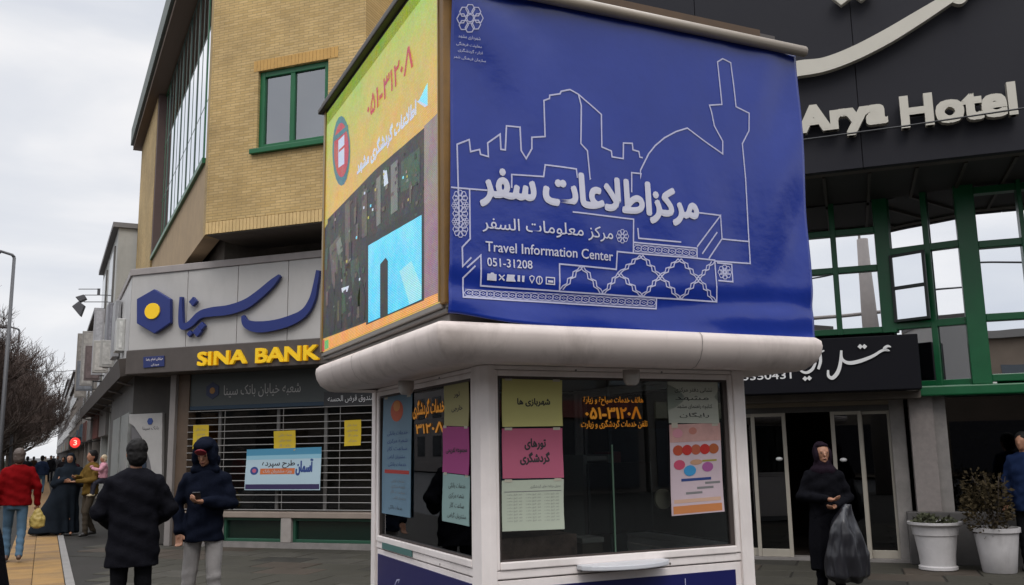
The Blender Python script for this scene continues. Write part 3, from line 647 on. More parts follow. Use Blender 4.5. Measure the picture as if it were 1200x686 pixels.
# the open leaf, hinged at its left edge and swung out
lu = (CB.u * math.cos(R(14)) + CB.n * math.sin(R(14))); ln = lu.cross(Z); ln = ln if ln.dot(CB.n) > 0 else -ln
LF = Fr(CB.pt(.07, 0, .08), lu, ln); lw = .52
leaf = MB(); z0_, z1_ = zc[1] + .05, zc[2] - .06
for a0, a1, q0, q1 in ((0, .04, z0_, z1_), (lw - .04, lw, z0_, z1_), (.04, lw - .04, z0_, z0_ + .04), (.04, lw - .04, z1_ - .04, z1_), (.04, lw - .04, (z0_ + z1_) / 2 - .025, (z0_ + z1_) / 2 + .025)): leaf.fb(LF, a0, a1, q0, q1, 0, .04)
lo = leaf.build('open_leaf', mat('leaf_frame', hx('#26302c', .6), .4), cb, bevel=.004); MB().fb(LF, .03, lw - .03, z0_ + .03, z1_ - .03, .015, .022).build('pane', MIR, lo)
# right bay
HR = FC(14.1)
rb = thing('curtain_window', 'right green window bay with large bright panes above the potted plants', 'window', HR.pt(HR.ap(1170, 300)[0], 3, 0), 'green window bays of the hotel')
def Q(px, py): return HR.ap(px, py)
gm = MB(); xr = [Q(1138, 330)[0], Q(1201, 300)[0], Q(1262, 300)[0], Q(1330, 300)[0]]; zr2 = [Q(1170, 443)[1], Q(1170, 372)[1], Q(1170, 286)[1], Q(1170, 222)[1], zt]
for i, x in enumerate(xr): gm.fb(HR, x - (.12 if i == 0 else .03), x + (.13 if i == 0 else .03), zr2[0] - .08, zt, -.05, .1 + .001 * i)
for z_ in zr2[:4]: gm.fb(HR, xr[0] + .13, xr[-1], z_ - .05, z_ + .05, -.04, .08)
gm.build('frame', GREEN, rb, bevel=.01)
for i in range(3):
    for j in range(4):
        MB().fb(HR, xr[i] + (.1 if i == 0 else .02), xr[i + 1] - .02, zr2[j] + .04, zr2[j + 1] - .04, -.012, -.004).build('pane', MIR, rb)
gm = MB(); gm.fb(HR, Q(1076, 450)[0], xr[-1], zr2[0] - .22, zr2[0] - .081, -.6, .14); gm.build('bottom_beam', GREEN, rb, bevel=.02)
# structure behind the glass
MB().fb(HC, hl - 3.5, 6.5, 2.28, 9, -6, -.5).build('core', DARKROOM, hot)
MB().fb(HC, xa[0] - 2.8, xa[0] - .05, 0, 8.9, -.5, -.02).build('pier', SOF, hot)
# canopy and great sign
SG = FC(12.4)
sgz0 = SG.ap(1070, 190)[1]
sgn = thing('hotel_roof_sign', 'huge dark sign panel with cream calligraphy stroke and Arya Hotel letters', 'hotel sign', SG.pt(1, 0, -1))
NAVY = mat('sign_navy', hx('#26262f', .62), .6, var=.08, vs=.8, spec=.25)
sx0 = SG.ap(700, 100)[0] - .6
for i in range(4):
    a0 = sx0 + i * 2.05; MB().fb(SG, a0 + .0035, a0 + 2.05 - .0035, sgz0, sgz0 + 6, -.12, 0).build('panel', NAVY, sgn, bevel=.004)
MB().fb(SG, sx0 + .01, sx0 + 8.19, sgz0 + .012, sgz0 + 5.9, -.3, -.121).build('backing', SOF, sgn)
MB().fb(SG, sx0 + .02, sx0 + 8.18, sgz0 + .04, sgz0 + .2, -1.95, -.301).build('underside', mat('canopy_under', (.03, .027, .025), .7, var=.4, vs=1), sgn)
for i in range(14): MB().fb(SG, sx0 + .1 + i * .58, sx0 + .14 + i * .58, sgz0 - .0, sgz0 + .039, -1.9, -.32).build('rib', mat('canopy_rib', (.05, .04, .03), .6), sgn)
CRM = mat('cream_letter', hx('#cfcabd', .82), .45, var=.04); CRS = mat('letter_return', hx('#8a7a5a', .5), .6)
t_ = MB(); tpx(t_, SG, 'Arya', 936.5, 167.5, 1043, 41, .12, bold=.046, ext=.05, depth=.05); t_.build('lettering', CRM, sgn)
t_ = MB(); tpx(t_, SG, 'Hotel', 1056.5, 152.5, 1195, 38, .12, bold=.046, ext=.05, depth=.05); t_.build('lettering', CRM, sgn)
sw = [(900, 96, 14), (934, 86, 21), (966, 81, 19), (1001, 68, 19), (1040, 48, 19), (1078, 25, 17), (1110, 5, 14), (1140, -14, 12), (1180, -40, 10)]
c = MB(); brush(c, SG, [(x, y, w_) for x, y, w_ in sw], .06, .16, ref=(1030, 60)); brush(c, SG, [(1100, 6, 3), (1116, 5, 10), (1126, 6, 9), (1138, -12, 8)], .061, .158, ref=(1030, 60))
c.build('calligraphy', CRM, sgn, bevel=.01)
for x, y in ((987, 2), (1010, -3)):
    a, z_ = SG.ap(x, y); MB().poly(SG, [(a - .14, z_ + .02), (a + .02, z_ + .14), (a + .14, z_ - .02), (a - .02, z_ - .12)], .06, .15).build('dot', CRM, sgn, bevel=.008)
wr_ = MB(); wr_.tube([SG.pt(*SG.ap(930, 165.5, .3), .3), SG.pt(*SG.ap(1060, 148, .3), .3), SG.pt(*SG.ap(1260, 118, .3), .3)], .011, 6); wr_.build('cable', BLACK, sgn)
# lower hotel sign
LS = FC(13.5)
lsn = thing('entrance_sign', 'black sign board with white Persian lettering over the hotel doors', 'hotel sign', LS.pt(.2, 2.4, -.2))
a0 = LS.ap(845, 420)[0]; a1, z1 = LS.ap(1075, 391); z0 = LS.ap(1075, 456)[1]
MB().fb(LS, a0, a1, z0, z1, -.35, 0).build('board', mat('board_black', hx('#10101c', .5), .6, spec=.2), lsn, bevel=.012)
STK = []
def br(p): c = MB(); brush(c, LS, p, .003, .025 - .0007 * len(STK), ref=(1000, 420)); STK.append(c)
br([(1044, 407, 1.2), (1040, 406, 3), (1036, 409, 3), (1041, 411, 2), (1034, 411, 3), (1022, 418, 3.6), (1006, 424, 4.6), (994, 425.5, 4.2), (987, 421, 3), (986, 412, 2.2)])
br([(986, 411, 2.6), (985, 425, 4), (982, 436, 4.6), (976, 443, 4.6), (971, 441, 3.4), (970.5, 434, 2.4)])
br([(961, 412, 3), (961.5, 424, 3.6), (959, 433, 3)]); br([(966, 411, 1.5), (962, 412.5, 2.4), (957, 411, 1.6)])
br([(956, 425, 2.6), (952, 433, 3.6), (945, 437, 3.4), (938, 434, 2.6), (934, 424, 2.4)]); br([(930, 414, 3), (929, 426, 3.4), (926, 434, 2.4)])
LW = mat('sign_white', (.62, .62, .62), .5, emit=(.8, .8, .8), es=.08)
for c in STK: c.build('lettering', LW, lsn)
for x, y in ((1008, 406.5), (1013, 406.5), (943.5, 444), (948.5, 443.5)):
    a, z_ = LS.ap(x, y); MB().poly(LS, [(a - .035, z_), (a, z_ + .035), (a + .035, z_), (a, z_ - .035)], .003, .025).build('dot', LW, lsn)
t_ = MB(); tpx(t_, LS, '33350431', 862, 446.5, 928, 8.5, .004, bold=.02); t_.build('lettering', LW, lsn)
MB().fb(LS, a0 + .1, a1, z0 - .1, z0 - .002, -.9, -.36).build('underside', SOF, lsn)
# entrance: header, sliding doors, piers
DO = FC(14.4)
ent = thing('sliding_doors', 'pale framed sliding glass doors standing half open at the hotel entrance', 'door', DO.pt(.3, 0, 0))
CR = mat('door_frame_cream', hx('#c4bcae', .62), .45, var=.06)
hA0 = DO.ap(835, 470)[0]; hA1, hz1 = DO.ap(1040, 462.5); hz0 = DO.ap(1040, 474)[1]
MB().fb(DO, hA0, hA1, hz0 + .0, hz1, -.1, .06).build('header', mat('header_sand', hx('#9b8d78', .62), .5, var=.1), ent, bevel=.01)
dz1 = DO.ap(1000, 482)[1]; 
MB().fb(DO, hA0 + .01, hA1 + .1, dz1 + .001, hz0 - .001, -.1, .02).build('track', mat('track_dark', (.06, .055, .05), .5), ent)
def leafdoor(x0, x1, w, pane=True):
    A0 = DO.ap(x0, 560, w)[0]; A1 = DO.ap(x1, 560, w)[0]; g_ = MB(); f_ = .055
    g_.fb(DO, A0, A0 + f_, .04, dz1, w, w + .05); g_.fb(DO, A1 - f_, A1, .04, dz1, w, w + .05); g_.fb(DO, A0 + f_, A1 - f_, .04, .15, w, w + .046); g_.fb(DO, A0 + f_, A1 - f_, dz1 - .05, dz1, w, w + .046)
    d_ = g_.build('door_leaf', CR, ent, bevel=.005); MB().fb(DO, A0 + f_ - .01, A1 - f_ + .01, .14, dz1 - .04, w + .02, w + .026).build('pane', glass('door_glass', (.26, .26, .26), 1.3, bump=.05), d_)
    return d_, A0, A1
for x0, x1, w in ((840, 889, -.07), (884, 925, .01), (978, 1015, .01), (1011, 1050, -.07)):
    d_, A0, A1 = leafdoor(x0, x1, w)
    if w > 0:
        hh = DO.ap(913, 538)[1] if x0 < 900 else DO.ap(990, 539)[1]; ha = A1 - .12 if x0 < 900 else A0 + .14
        MB().ell(DO.pt(ha, hh, .09), .05, .05, .03).build('handle', mat('handle_white', (.7, .7, .7), .3), d_, smooth=True)
MB().fb(DO, hA0, hA1 + .2, .001, .04, -.2, .12).build('threshold', STONE, ent)
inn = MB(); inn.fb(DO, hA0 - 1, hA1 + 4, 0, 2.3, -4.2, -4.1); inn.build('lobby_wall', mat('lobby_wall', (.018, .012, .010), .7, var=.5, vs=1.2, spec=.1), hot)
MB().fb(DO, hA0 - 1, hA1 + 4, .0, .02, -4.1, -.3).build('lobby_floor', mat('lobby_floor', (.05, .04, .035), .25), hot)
p0 = DO.ap(1040, 560)[0]; 
MB().fb(DO, hA1 + .0, DO.ap(1066, 560)[0], 0, 2.3, -.4, .06).build('pier', STONE, hot, bevel=.01)
PP = FC(14.15); pa0 = PP.ap(1072, 560)[0]; pa1 = PP.ap(1101, 560)[0]
MB().fb(PP, pa0, pa1, .7, 2.42, -.28, .0).build('pilaster', mat('pilaster_stone', (.21, .185, .175), .55, var=.14, vs=14), hot, bevel=.008)
MB().fb(PP, pa1 + .001, pa1 + .16, .7, 2.42, -.28, -.06).build('pilaster_side', STONE, hot)
MB().fb(PP, pa0 - .14, PP.ap(1330, 600)[0], 0, .7, -.28, .03).build('low_wall', mat('low_wall_stone', (.085, .08, .078), .6, var=.2, vs=3, spec=.2), hot, bevel=.01)
MB().fb(PP, pa1 + .16, PP.ap(1330, 600)[0], .7, 2.4, -.2, -.19).build('lounge_pane', glass('lounge_glass', (.22, .22, .22), 1.6), hot)
MB().fb(PP, pa1 + .16, PP.ap(1330, 600)[0], .7, 2.4, -1.4, -1.35).build('lounge_curtain', mat('curtain', hx('#452018', .35), .8, var=.7, vs=1.2, stretch=(3, 3, .4)), hot)
MB().fb(PP, PP.ap(1154, 455)[0], PP.ap(1168, 455)[0], 2.36, 2.44, .0, .12).build('soffit_lamp', mat('lamp_white', (.7, .7, .68), .4), hot, bevel=.01)

# ================================================================== KIOSK
X0, X1, Y0, Y1 = 2.0, 3.80, 4.70, 6.86
kio = thing('information_kiosk', 'white street kiosk with glazed sides carrying the lit screen and blue banner box', 'kiosk', ((X0 + X1) / 2, (Y0 + Y1) / 2, 0))
gz0, gz1 = 1.045, 2.055
TOPW = 2.115
# posts
def post(pts, name='post'):
    MB().add([(x, y, 0) for x, y in pts] + [(x, y, TOPW) for x, y in pts], [tuple(range(len(pts) - 1, -1, -1)), tuple(range(len(pts), 2 * len(pts)))] + [(i, (i + 1) % len(pts), (i + 1) % len(pts) + len(pts), i + len(pts)) for i in range(len(pts))]).build(name, WHITE, kio, bevel=.006)
post([(X0 + .035, Y0), (X0 + .075, Y0), (X0 + .075, Y0 + .075), (X0 + .06, Y0 + .18), (X0, Y0 + .18), (X0, Y0 + .045)])
post([(X1 - .09, Y0), (X1, Y0), (X1, Y0 + .09), (X1 - .09, Y0 + .09)]); post([(X0, Y1 - .09), (X0 + .09, Y1 - .09), (X0 + .09, Y1), (X0, Y1)]); post([(X1 - .09, Y1 - .09), (X1, Y1 - .09), (X1, Y1), (X1 - .09, Y1)])
def side(fr, A, B, ga0, ga1, front):
    # lower wall with its horizontal joints, frame round the glass, head rail
    w = -.03
    zs = [.12, .955, .985, 1.0]
    MB().fb(fr, A, B, .0, .10, -.07, -.012).build('plinth', mat('plinth_grey', (.2, .2, .2), .6), kio)
    MB().fb(fr, A, B, .102, .948, -.07, w + .01).build('wall_panel', WHITE, kio, bevel=.004)
    MB().fb(fr, A, B, .955, gz0 - .045, -.07, w + .016).build('rail', WHITE, kio, bevel=.005)
    MB().fb(fr, A, B, gz1 + .035, TOPW, -.07, w + .016).build('head_rail', WHITE, kio, bevel=.005)
    g_ = MB(); e = .035
    g_.fb(fr, A, ga0, gz0 - .042, gz1 + .033, -.07, w + .022); g_.fb(fr, ga1, B, gz0 - .042, gz1 + .033, -.07, w + .022)
    g_.fb(fr, ga0, ga1, gz0 - .042, gz0, -.07, w + .026); g_.fb(fr, ga0, ga1, gz1, gz1 + .033, -.07, w + .02)
    f_ = g_.build('window_frame', WHITE, kio, bevel=.006)
    s_ = MB(); s_.fb(fr, ga0, ga0 + .012, gz0, gz1, -.05, -.02); s_.fb(fr, ga1 - .03, ga1, gz0, gz1, -.05, -.02); s_.fb(fr, ga0 + .012, ga1 - .03, gz0, gz0 + .01, -.05, -.02); s_.fb(fr, ga0 + .012, ga1 - .03, gz1 - .014, gz1, -.05, -.02)
    s_.build('seal', mat('seal_brown', (.06, .045, .04), .6), f_)
    return f_
fF = side(KF, .075, X1 - X0 - .09, .095, X1 - X0 - .125, True)
fL = side(KL, .09, Y1 - Y0 - .18, .14, Y1 - Y0 - .215, False)
BKR = Fr((X1, Y0, 0), (0, 1, 0), (1, 0, 0)); BKB = Fr((X1, Y1, 0), (-1, 0, 0), (0, 1, 0))
side(BKR, .09, Y1 - Y0 - .09, .14, Y1 - Y0 - .14, False); 
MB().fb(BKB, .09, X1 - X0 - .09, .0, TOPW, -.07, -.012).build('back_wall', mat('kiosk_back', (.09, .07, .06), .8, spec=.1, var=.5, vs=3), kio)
aP = KF.ap(718, 580, -.04)[0]
for a0, a1, w in ((.10, aP, -.043), (aP - .02, X1 - X0 - .13, -.037)): MB().fb(KF, a0, a1, gz0 + .005, gz1 - .005, w, w + .004).build('pane', CLEAR, fF)
MB().fb(KF, aP - .004, aP + .004, gz0 + .01, gz0 + .62, -.033, -.026).build('pane_edge', mat('glass_edge', hx('#5f7a68', .6), .3), fF)
MB().fb(KL, .145, Y1 - Y0 - .22, gz0 + .005, gz1 - .005, -.043, -.039).build('pane', CLEAR, fL)
MB().fb(BKR, .145, Y1 - Y0 - .145, gz0 + .005, gz1 - .005, -.043, -.039).build('pane', CLEAR, kio)
# little number plate and blue lower panels
MB().poly(KL, PX(KL, [(448.5, 635.5), (483, 645), (483, 653), (448.5, 643)], -.01), -.012, -.004).build('nameplate', mat('plate_teal', hx('#5d8a86', .7), .4), kio, bevel=.001)
BP = mat('panel_blue', hx('#20246e', .62), .35, var=.06)
zbp = .905
MB().fb(KF, .11, X1 - X0 - .14, .14, zbp, -.02, -.012).build('blue_panel', BP, kio)
MB().fb(KL, .13, Y1 - Y0 - .24, .14, zbp + .01, -.02, -.012).build('blue_panel', BP, kio)
LW2 = mat('banner_line_white', hx('#cfd0f0', .8), .5)
c = MB()
s_ = [(KL.ap(x, y, -.01)) for x, y in ((462, 687), (465, 680), (468, 679.5), (466.5, 683.5))]; c.ribbon(KL, s_, .008, None, -.0105)
c.ribbon(KF, [KF.ap(803, 678, -.01), (KF.ap(803, 678, -.01)[0], .2)], .005, None, -.0105); c.build('panel_lines', LW2, kio)
# counter tray under the serving window
ca0 = KF.ap(687, 662, .1)[0]; ca1 = KF.ap(790, 655, .1)[0]; cz = 1.005
tr = MB(); N_ = 16; top = []; pts = []
for i in range(N_ + 1):
    u_ = i / N_; a = ca0 + (ca1 - ca0) * u_; o_ = .05 + .115 * math.sin(math.pi * u_) ** .6; pts.append((a, o_))
vs = [KF.pt(a, cz, -.01) for a, o_ in pts] + [KF.pt(a, cz, o_) for a, o_ in pts] + [KF.pt(a, cz - .028, -.01) for a, o_ in pts] + [KF.pt(a, cz - .028, o_) for a, o_ in pts]
n1_ = N_ + 1; fs = []
for i in range(N_): fs += [(i, n1_ + i, n1_ + i + 1, i + 1), (n1_ + i, 3 * n1_ + i, 3 * n1_ + i + 1, n1_ + i + 1), (2 * n1_ + i, 2 * n1_ + i + 1, 3 * n1_ + i + 1, 3 * n1_ + i)]
fs += [(0, 2 * n1_, 3 * n1_, n1_), (N_, n1_ + N_, 3 * n1_ + N_, 2 * n1_ + N_)]
tr.add(vs, fs); tr.build('counter_tray', mat('tray_white', (.62, .63, .66), .3), kio, bevel=.006)
# interior
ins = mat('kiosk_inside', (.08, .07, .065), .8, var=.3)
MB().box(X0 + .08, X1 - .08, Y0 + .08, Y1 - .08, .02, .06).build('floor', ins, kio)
MB().box(X0 + .08, X1 - .08, Y0 + .1, Y0 + .5, .88, .93).build('counter', mat('counter_wood', hx('#6b5a48', .4), .5, var=.2), kio, bevel=.005)
MB().box(X0 + .1, X0 + .5, Y0 + .55, Y1 - .2, .88, .92).build('counter', mat('counter_wood', (.1, .1, .1)), kio, bevel=.005)
MB().box(X0 + .02, X1 - .02, Y0 + .02, Y1 - .02, TOPW + .003, TOPW + .04).build('ceiling', mat('kiosk_ceiling', (.3, .28, .27), .7), kio)
# things on the counter
it = thing('storage_box', 'brown cardboard box with pale lid standing inside the kiosk window', 'box', (2.86, 4.95, .93))
MB().fb(KF, .74, .88, .932, 1.09, -.42, -.26).build('carton', mat('carton', hx('#7a6a5c', .55), .8, var=.1), it, bevel=.004); MB().fb(KF, .735, .885, 1.09, 1.12, -.43, -.25).build('lid', mat('carton_lid', hx('#b0a8a0', .7), .6), it, bevel=.003)
it = thing('monitor', 'dark flat monitor seen through the right half of the kiosk window', 'monitor', (3.2, 5.3, .93))
MB().fb(KF, .98, 1.46, 1.1, 1.55, -.62, -.58).build('screen', mat('monitor_dark', (.01, .01, .012), .2), it, bevel=.01); MB().fb(KF, 1.18, 1.26, .93, 1.1, -.61, -.59).build('stand', BLACK, it); MB().fb(KF, 1.08, 1.36, .93, .945, -.7, -.5).build('base', BLACK, it)
q0, q1 = KF.ap(712, 470 + 90, -.35), KF.ap(700, 618, -.35)
it = thing('shelf_unit', 'dull metal shelf column with red folder behind the middle of the kiosk glass', 'shelf', (2.9, 5.4, 0))
a0 = KF.ap(683, 530, -.8)[0]; a1 = KF.ap(716, 530, -.8)[0]; zt_ = KF.ap(700, 533, -.8)[1]
for x in (a0, a1 - .03): MB().fb(KF, x, x + .03, .02, zt_, -1.1, -.8).build('side_panel', mat('shelf_metal', (.16, .15, .14), .5), it)
for i in range(5): z_ = .1 + (zt_ - .14) * i / 4; MB().fb(KF, a0 + .031, a1 - .031, z_, z_ + .03, -1.09, -.805).build('shelf', mat('shelf_light', (.3, .28, .26), .5), it)
MB().fb(KF, .12, .6, 1.25, 1.85, -2.05, -2.0).build('wall_notice', mat('inside_notice', (.35, .33, .28), .7), kio); MB().fb(KF, .9, 1.5, 1.3, 1.8, -2.05, -2.0).build('wall_notice', mat('inside_notice2', (.14, .22, .3), .7, var=.4, vs=6), kio)
MB().fb(KF, .1, .64, 1.0, 1.16, -.5, -.14).build('leaflet_stack', mat('leaflets', (.22, .13, .1), .6, var=.5, vs=14), kio, bevel=.004); MB().fb(KF, 1.3, 1.6, .932, 1.02, -.36, -.14).build('leaflet_stack', mat('leaflets2', (.12, .2, .26), .6, var=.5, vs=14), kio, bevel=.004)
fo = MB(); fo.fb(KF, a0 + .2, a0 + .3, 1.3, 1.62, -1.0, -.81); fo.build('red_folder', mat('folder_red', hx('#6a1010', .7), .5), kio)
it = thing('round_clock', 'pale round disc behind the kiosk glass, left edge of the colourful poster', 'disc', KF.pt(1.3, 1.3, -.2))
ca, cz_ = KF.ap(778, 585, -.12); MB().tube([KF.pt(ca, cz_, -.14), KF.pt(ca, cz_, -.12)], .06, 24).build('face', mat('disc_pale', hx('#b8a890', .7), .6), it)
# small lamps hanging under the skirt
for fr, px, py, w in ((KF, 740, 444, .13), (KL, 476, 452, .13)):
    a, z_ = fr.ap(px, py, w)
    p = fr.pt(a, 0, w); MB().lathe(p, [(.0, 2.0), (.03, 2.003), (.044, 2.02), (.05, 2.05), (.05, 2.09), (.0, 2.09)], 20).build('lamp_dome', mat('dome_cream', (.42, .39, .36), .35), kio, smooth=True)
# skirt: rounded bullnose swept round the kiosk
prof = [(-.02, 2.117), (.20, 2.10), (.30, 2.088), (.345, 2.10), (.392, 2.14), (.415, 2.19), (.422, 2.235), (.418, 2.268), (.395, 2.29), (.30, 2.298), (-.02, 2.300)]
SKX1 = -.14                                                            # the right-hand side overhangs less
def ring(o): c_ = .02; xr_ = X1 + o + (SKX1 if o > 0 else 0); return [(X0 - o, Y0 - o), (xr_, Y0 - o), (xr_, Y1 + o - (.34 if o > .05 else 0)), (X0 - o, Y1 + o - (.34 if o > .05 else 0))]
vs = []; 
for o_, z_ in prof:
    for cx_, cy_ in ring(o_): vs.append((cx_, cy_, z_))
fs = [(i * 4 + k, i * 4 + (k + 1) % 4, (i + 1) * 4 + (k + 1) % 4, (i + 1) * 4 + k) for i in range(len(prof) - 1) for k in range(4)]
SKM = mat('skirt_white', hx('#dccfc8', .90), .5, var=.08, dirt=.55, ds=3.2, dc=(.27, .22, .19))
b = MB(); b.add(vs, fs); sk = b.build('skirt', SKM, kio, smooth=True)
em_ = sk.modifiers.new('bevel', 'BEVEL'); em_.width = .018; em_.segments = 2; em_.limit_method = 'ANGLE'; em_.angle_limit = R(50)
for fr, a in ((KF, 1.18), (KL, .95)):
    sm_ = MB(); P3 = [(o_ - .0 + .0016 * (1 if o_ > .1 else 0), z_ + (.0016 if z_ > 2.2 else -.0016)) for o_, z_ in prof[1:-1]]
    sm_.add([fr.pt(a - .003, z_, o_) for o_, z_ in P3] + [fr.pt(a + .003, z_, o_) for o_, z_ in P3], [(i, i + len(P3), i + len(P3) + 1, i + 1) for i in range(len(P3) - 1)]); sm_.build('skirt_seam', mat('seam_dark', (.30, .26, .24), .8), kio)
for fr, L_ in ((KF, X1 - X0), (KL, Y1 - Y0)):
    for a in (.05, L_ * .33, L_ * .66, L_ - .05):
        for z_ in (.97, 2.095): MB().tube([fr.pt(a, z_, -.02), fr.pt(a, z_, -.0105)], .006, 8).build('screw', mat('screw_steel', (.25, .24, .23), .35, metal=.8), kio)
# ledges and the upper box
BX0, BX1, BY0, BY1 = 1.65, 4.09, 4.35, 7.06
MB().box(BX0 + .04, BX1 - .04, BY0 + .05, BY1 - .04, 2.302, 2.345).build('ledge', mat('ledge_grey', hx('#8d8680', .6), .45, var=.1), kio, bevel=.006)
MB().box(BX0 + .015, BX1 - .02, BY0 + .03, BY1 - .015, 2.347, 2.372).build('ledge', mat('ledge_grey', (.2, .2, .2)), kio, bevel=.006)
MB().box(BX0 + .02, BX1 - .01, BY0 + .02, BY1 - .02, 2.374, 4.22).build('box_body', mat('box_body', (.30, .29, .28), .6), kio)
# lit screen on the left
LA0, LA1, LZ0, LZ1 = .05, 2.62, 2.405, 4.325
AL = mat('screen_trim', hx('#a88a4e', .7), .4, metal=.2); RUST = mat('corner_trim', hx('#8a6428', .75), .55, var=.25, vs=4, dirt=.5, ds=3)
b = MB(); b.fb(LD, 0, LA1 + .02, 2.374, LZ0, -.02, .0); b.build('screen_sill', mat('ledge_light', hx('#a8a29a', .6), .4, var=.1), kio, bevel=.004)
for q0, q1 in ((0, LA0), (LA1, LA1 + .012)): MB().fb(LD, q0, q1, LZ0 + .001, LZ1 + .02, -.06, .012).build('screen_trim', AL, kio)
b = MB(); b.fb(LD, LA1 + .013, 2.7, 2.39, LZ1 + .1, -.06, .006); b.build('corner_trim', RUST, kio, bevel=.004)
# LED face: pixel rows by shader, picture pieces as flat emissive print
def led(name, c1, c2=None, es=.9, mott=.12, lo=2.4, hi=4.3):
    m = bpy.data.materials.new(name); m.use_nodes = True; n = m.node_tree; b_ = n.nodes['Principled BSDF']; l = n.links.new
    g_ = nd(n, 'ShaderNodeNewGeometry'); s1 = nd(n, 'ShaderNodeSeparateXYZ'); l(g_.outputs['Position'], s1.inputs[0])
    x = nd(n, 'ShaderNodeMix', data_type='RGBA'); x.inputs['A'].default_value = (*c1, 1); x.inputs['B'].default_value = (*(c2 or c1), 1)
    no = nd(n, 'ShaderNodeTexNoise'); no.inputs['Scale'].default_value = 3.0; no.inputs['Detail'].default_value = 5; l(g_.outputs['Position'], no.inputs['Vector'])
    mr_ = nd(n, 'ShaderNodeMapRange'); mr_.inputs['From Min'].default_value = lo; mr_.inputs['From Max'].default_value = hi; l(s1.outputs['Z'], mr_.inputs['Value'])
    ad = nd(n, 'ShaderNodeMath', operation='MULTIPLY_ADD'); l(no.outputs['Fac'], ad.inputs[0]); ad.inputs[1].default_value = .9; ad.inputs[2].default_value = -.45
    a2 = nd(n, 'ShaderNodeMath', operation='ADD'); a2.use_clamp = True; l(ad.outputs[0], a2.inputs[0]); l(mr_.outputs[0], a2.inputs[1]); l(a2.outputs[0], x.inputs['Factor'])
    # diode grid
    px_ = nd(n, 'ShaderNodeVectorMath', operation='MULTIPLY'); px_.inputs[1].default_value = (0, 100, 100); l(g_.outputs['Position'], px_.inputs[0])
    fr_ = nd(n, 'ShaderNodeVectorMath', operation='FRACTION'); l(px_.outputs[0], fr_.inputs[0]); sb = nd(n, 'ShaderNodeVectorMath', operation='SUBTRACT'); sb.inputs[1].default_value = (0, .5, .5); l(fr_.outputs[0], sb.inputs[0])
    ln_ = nd(n, 'ShaderNodeVectorMath', operation='LENGTH'); l(sb.outputs[0], ln_.inputs[0])
    m3 = nd(n, 'ShaderNodeMapRange'); m3.inputs['From Min'].default_value = .25; m3.inputs['From Max'].default_value = .5; m3.inputs['To Min'].default_value = 1.25; m3.inputs['To Max'].default_value = .55; l(ln_.outputs['Value'], m3.inputs['Value'])
    wn = nd(n, 'ShaderNodeTexWhiteNoise'); fl = nd(n, 'ShaderNodeVectorMath', operation='FLOOR'); l(px_.outputs[0], fl.inputs[0]); l(fl.outputs[0], wn.inputs['Vector'])
    m4 = nd(n, 'ShaderNodeMix', data_type='RGBA'); m4.inputs['Factor'].default_value = .10; n5 = nd(n, 'ShaderNodeTexNoise'); n5.inputs['Scale'].default_value = 7.5; n5.inputs['Detail'].default_value = 4; l(g_.outputs['Position'], n5.inputs['Vector'])
    v1 = nd(n, 'ShaderNodeVectorMath', operation='SUBTRACT'); v1.inputs[1].default_value = (.5, .5, .5); l(n5.outputs['Color'], v1.inputs[0]); v2 = nd(n, 'ShaderNodeVectorMath', operation='SCALE'); v2.inputs['Scale'].default_value = mott * 2; l(v1.outputs[0], v2.inputs[0])
    v3 = nd(n, 'ShaderNodeVectorMath', operation='ADD'); l(x.outputs['Result'], v3.inputs[0]); l(v2.outputs[0], v3.inputs[1]); v4 = nd(n, 'ShaderNodeVectorMath', operation='MAXIMUM'); l(v3.outputs[0], v4.inputs[0]); l(v4.outputs[0], m4.inputs['A']); l(wn.outputs['Color'], m4.inputs['B'])
    em = nd(n, 'ShaderNodeMath', operation='MULTIPLY'); em.inputs[1].default_value = es; l(m3.outputs[0], em.inputs[0])
    l(m4.outputs['Result'], b_.inputs['Emission Color']); l(em.outputs[0], b_.inputs['Emission Strength']); b_.inputs['Base Color'].default_value = (.01, .01, .01, 1); b_.inputs['Roughness'].default_value = .5
    return m
LM = dict(bg=led('led_background', hx('#dcae48'), hx('#78cc40'), .98, mott=.09, lo=3.55, hi=4.75), dark=led('led_dark', hx('#1c1712'), hx('#3a2c28'), .42, mott=.16, lo=2.3, hi=5.2), cy2=led('led_cyan_pale', hx('#9ce8f4'), None, 1.0), cy=led('led_cyan', hx('#40ccf4'), hx('#98ecf8'), 1.1), or_=led('led_orange', hx('#f0a040'), hx('#f4b868'), 1.0),
          red=led('led_red', hx('#c01c24'), None, .9), wh=led('led_white', hx('#e4ecf8'), hx('#b8c8e8'), .95), blk=led('led_black', hx('#141820'), None, .3), teal=led('led_teal', hx('#20808c'), None, .7), grn=led('led_green', hx('#2c5c38'), hx('#48604c'), .5), pk=led('led_pink', hx('#a87894'), hx('#98a878'), .75), br=led('led_brown', hx('#6e5548'), hx('#5c6454'), .6), pale=led('led_pale', hx('#8c9088'), None, .6), yl=led('led_yellow', hx('#c8b848'), None, .8), plum=led('led_plum', hx('#4c2440'), None, .6), olive=led('led_olive', hx('#55602c'), None, .6), g2=led('led_bright_green', hx('#50c060'), None, .9))
scr = MB(); scr.fb(LD, LA0 + .001, LA1 - .001, LZ0 + .001, LZ1, -.03, .0); scr_o = scr.build('led_screen', LM['bg'], kio)
def lp(key, pts, w, name='picture'):
    q = PX(LD, pts, w); q = [(min(max(a, LA0 + .003), LA1 - .003), min(max(z_, LZ0 + .004), LZ1 - .004)) for a, z_ in q]
    b_ = MB(); A_ = sum(q[i][0] * q[(i + 1) % len(q)][1] - q[(i + 1) % len(q)][0] * q[i][1] for i in range(len(q)))
    if A_ < 0: q = q[::-1]
    b_.add([LD.pt(a, z_, w) for a, z_ in q], [tuple(range(len(q)))]); b_.build(name, LM[key], scr_o)
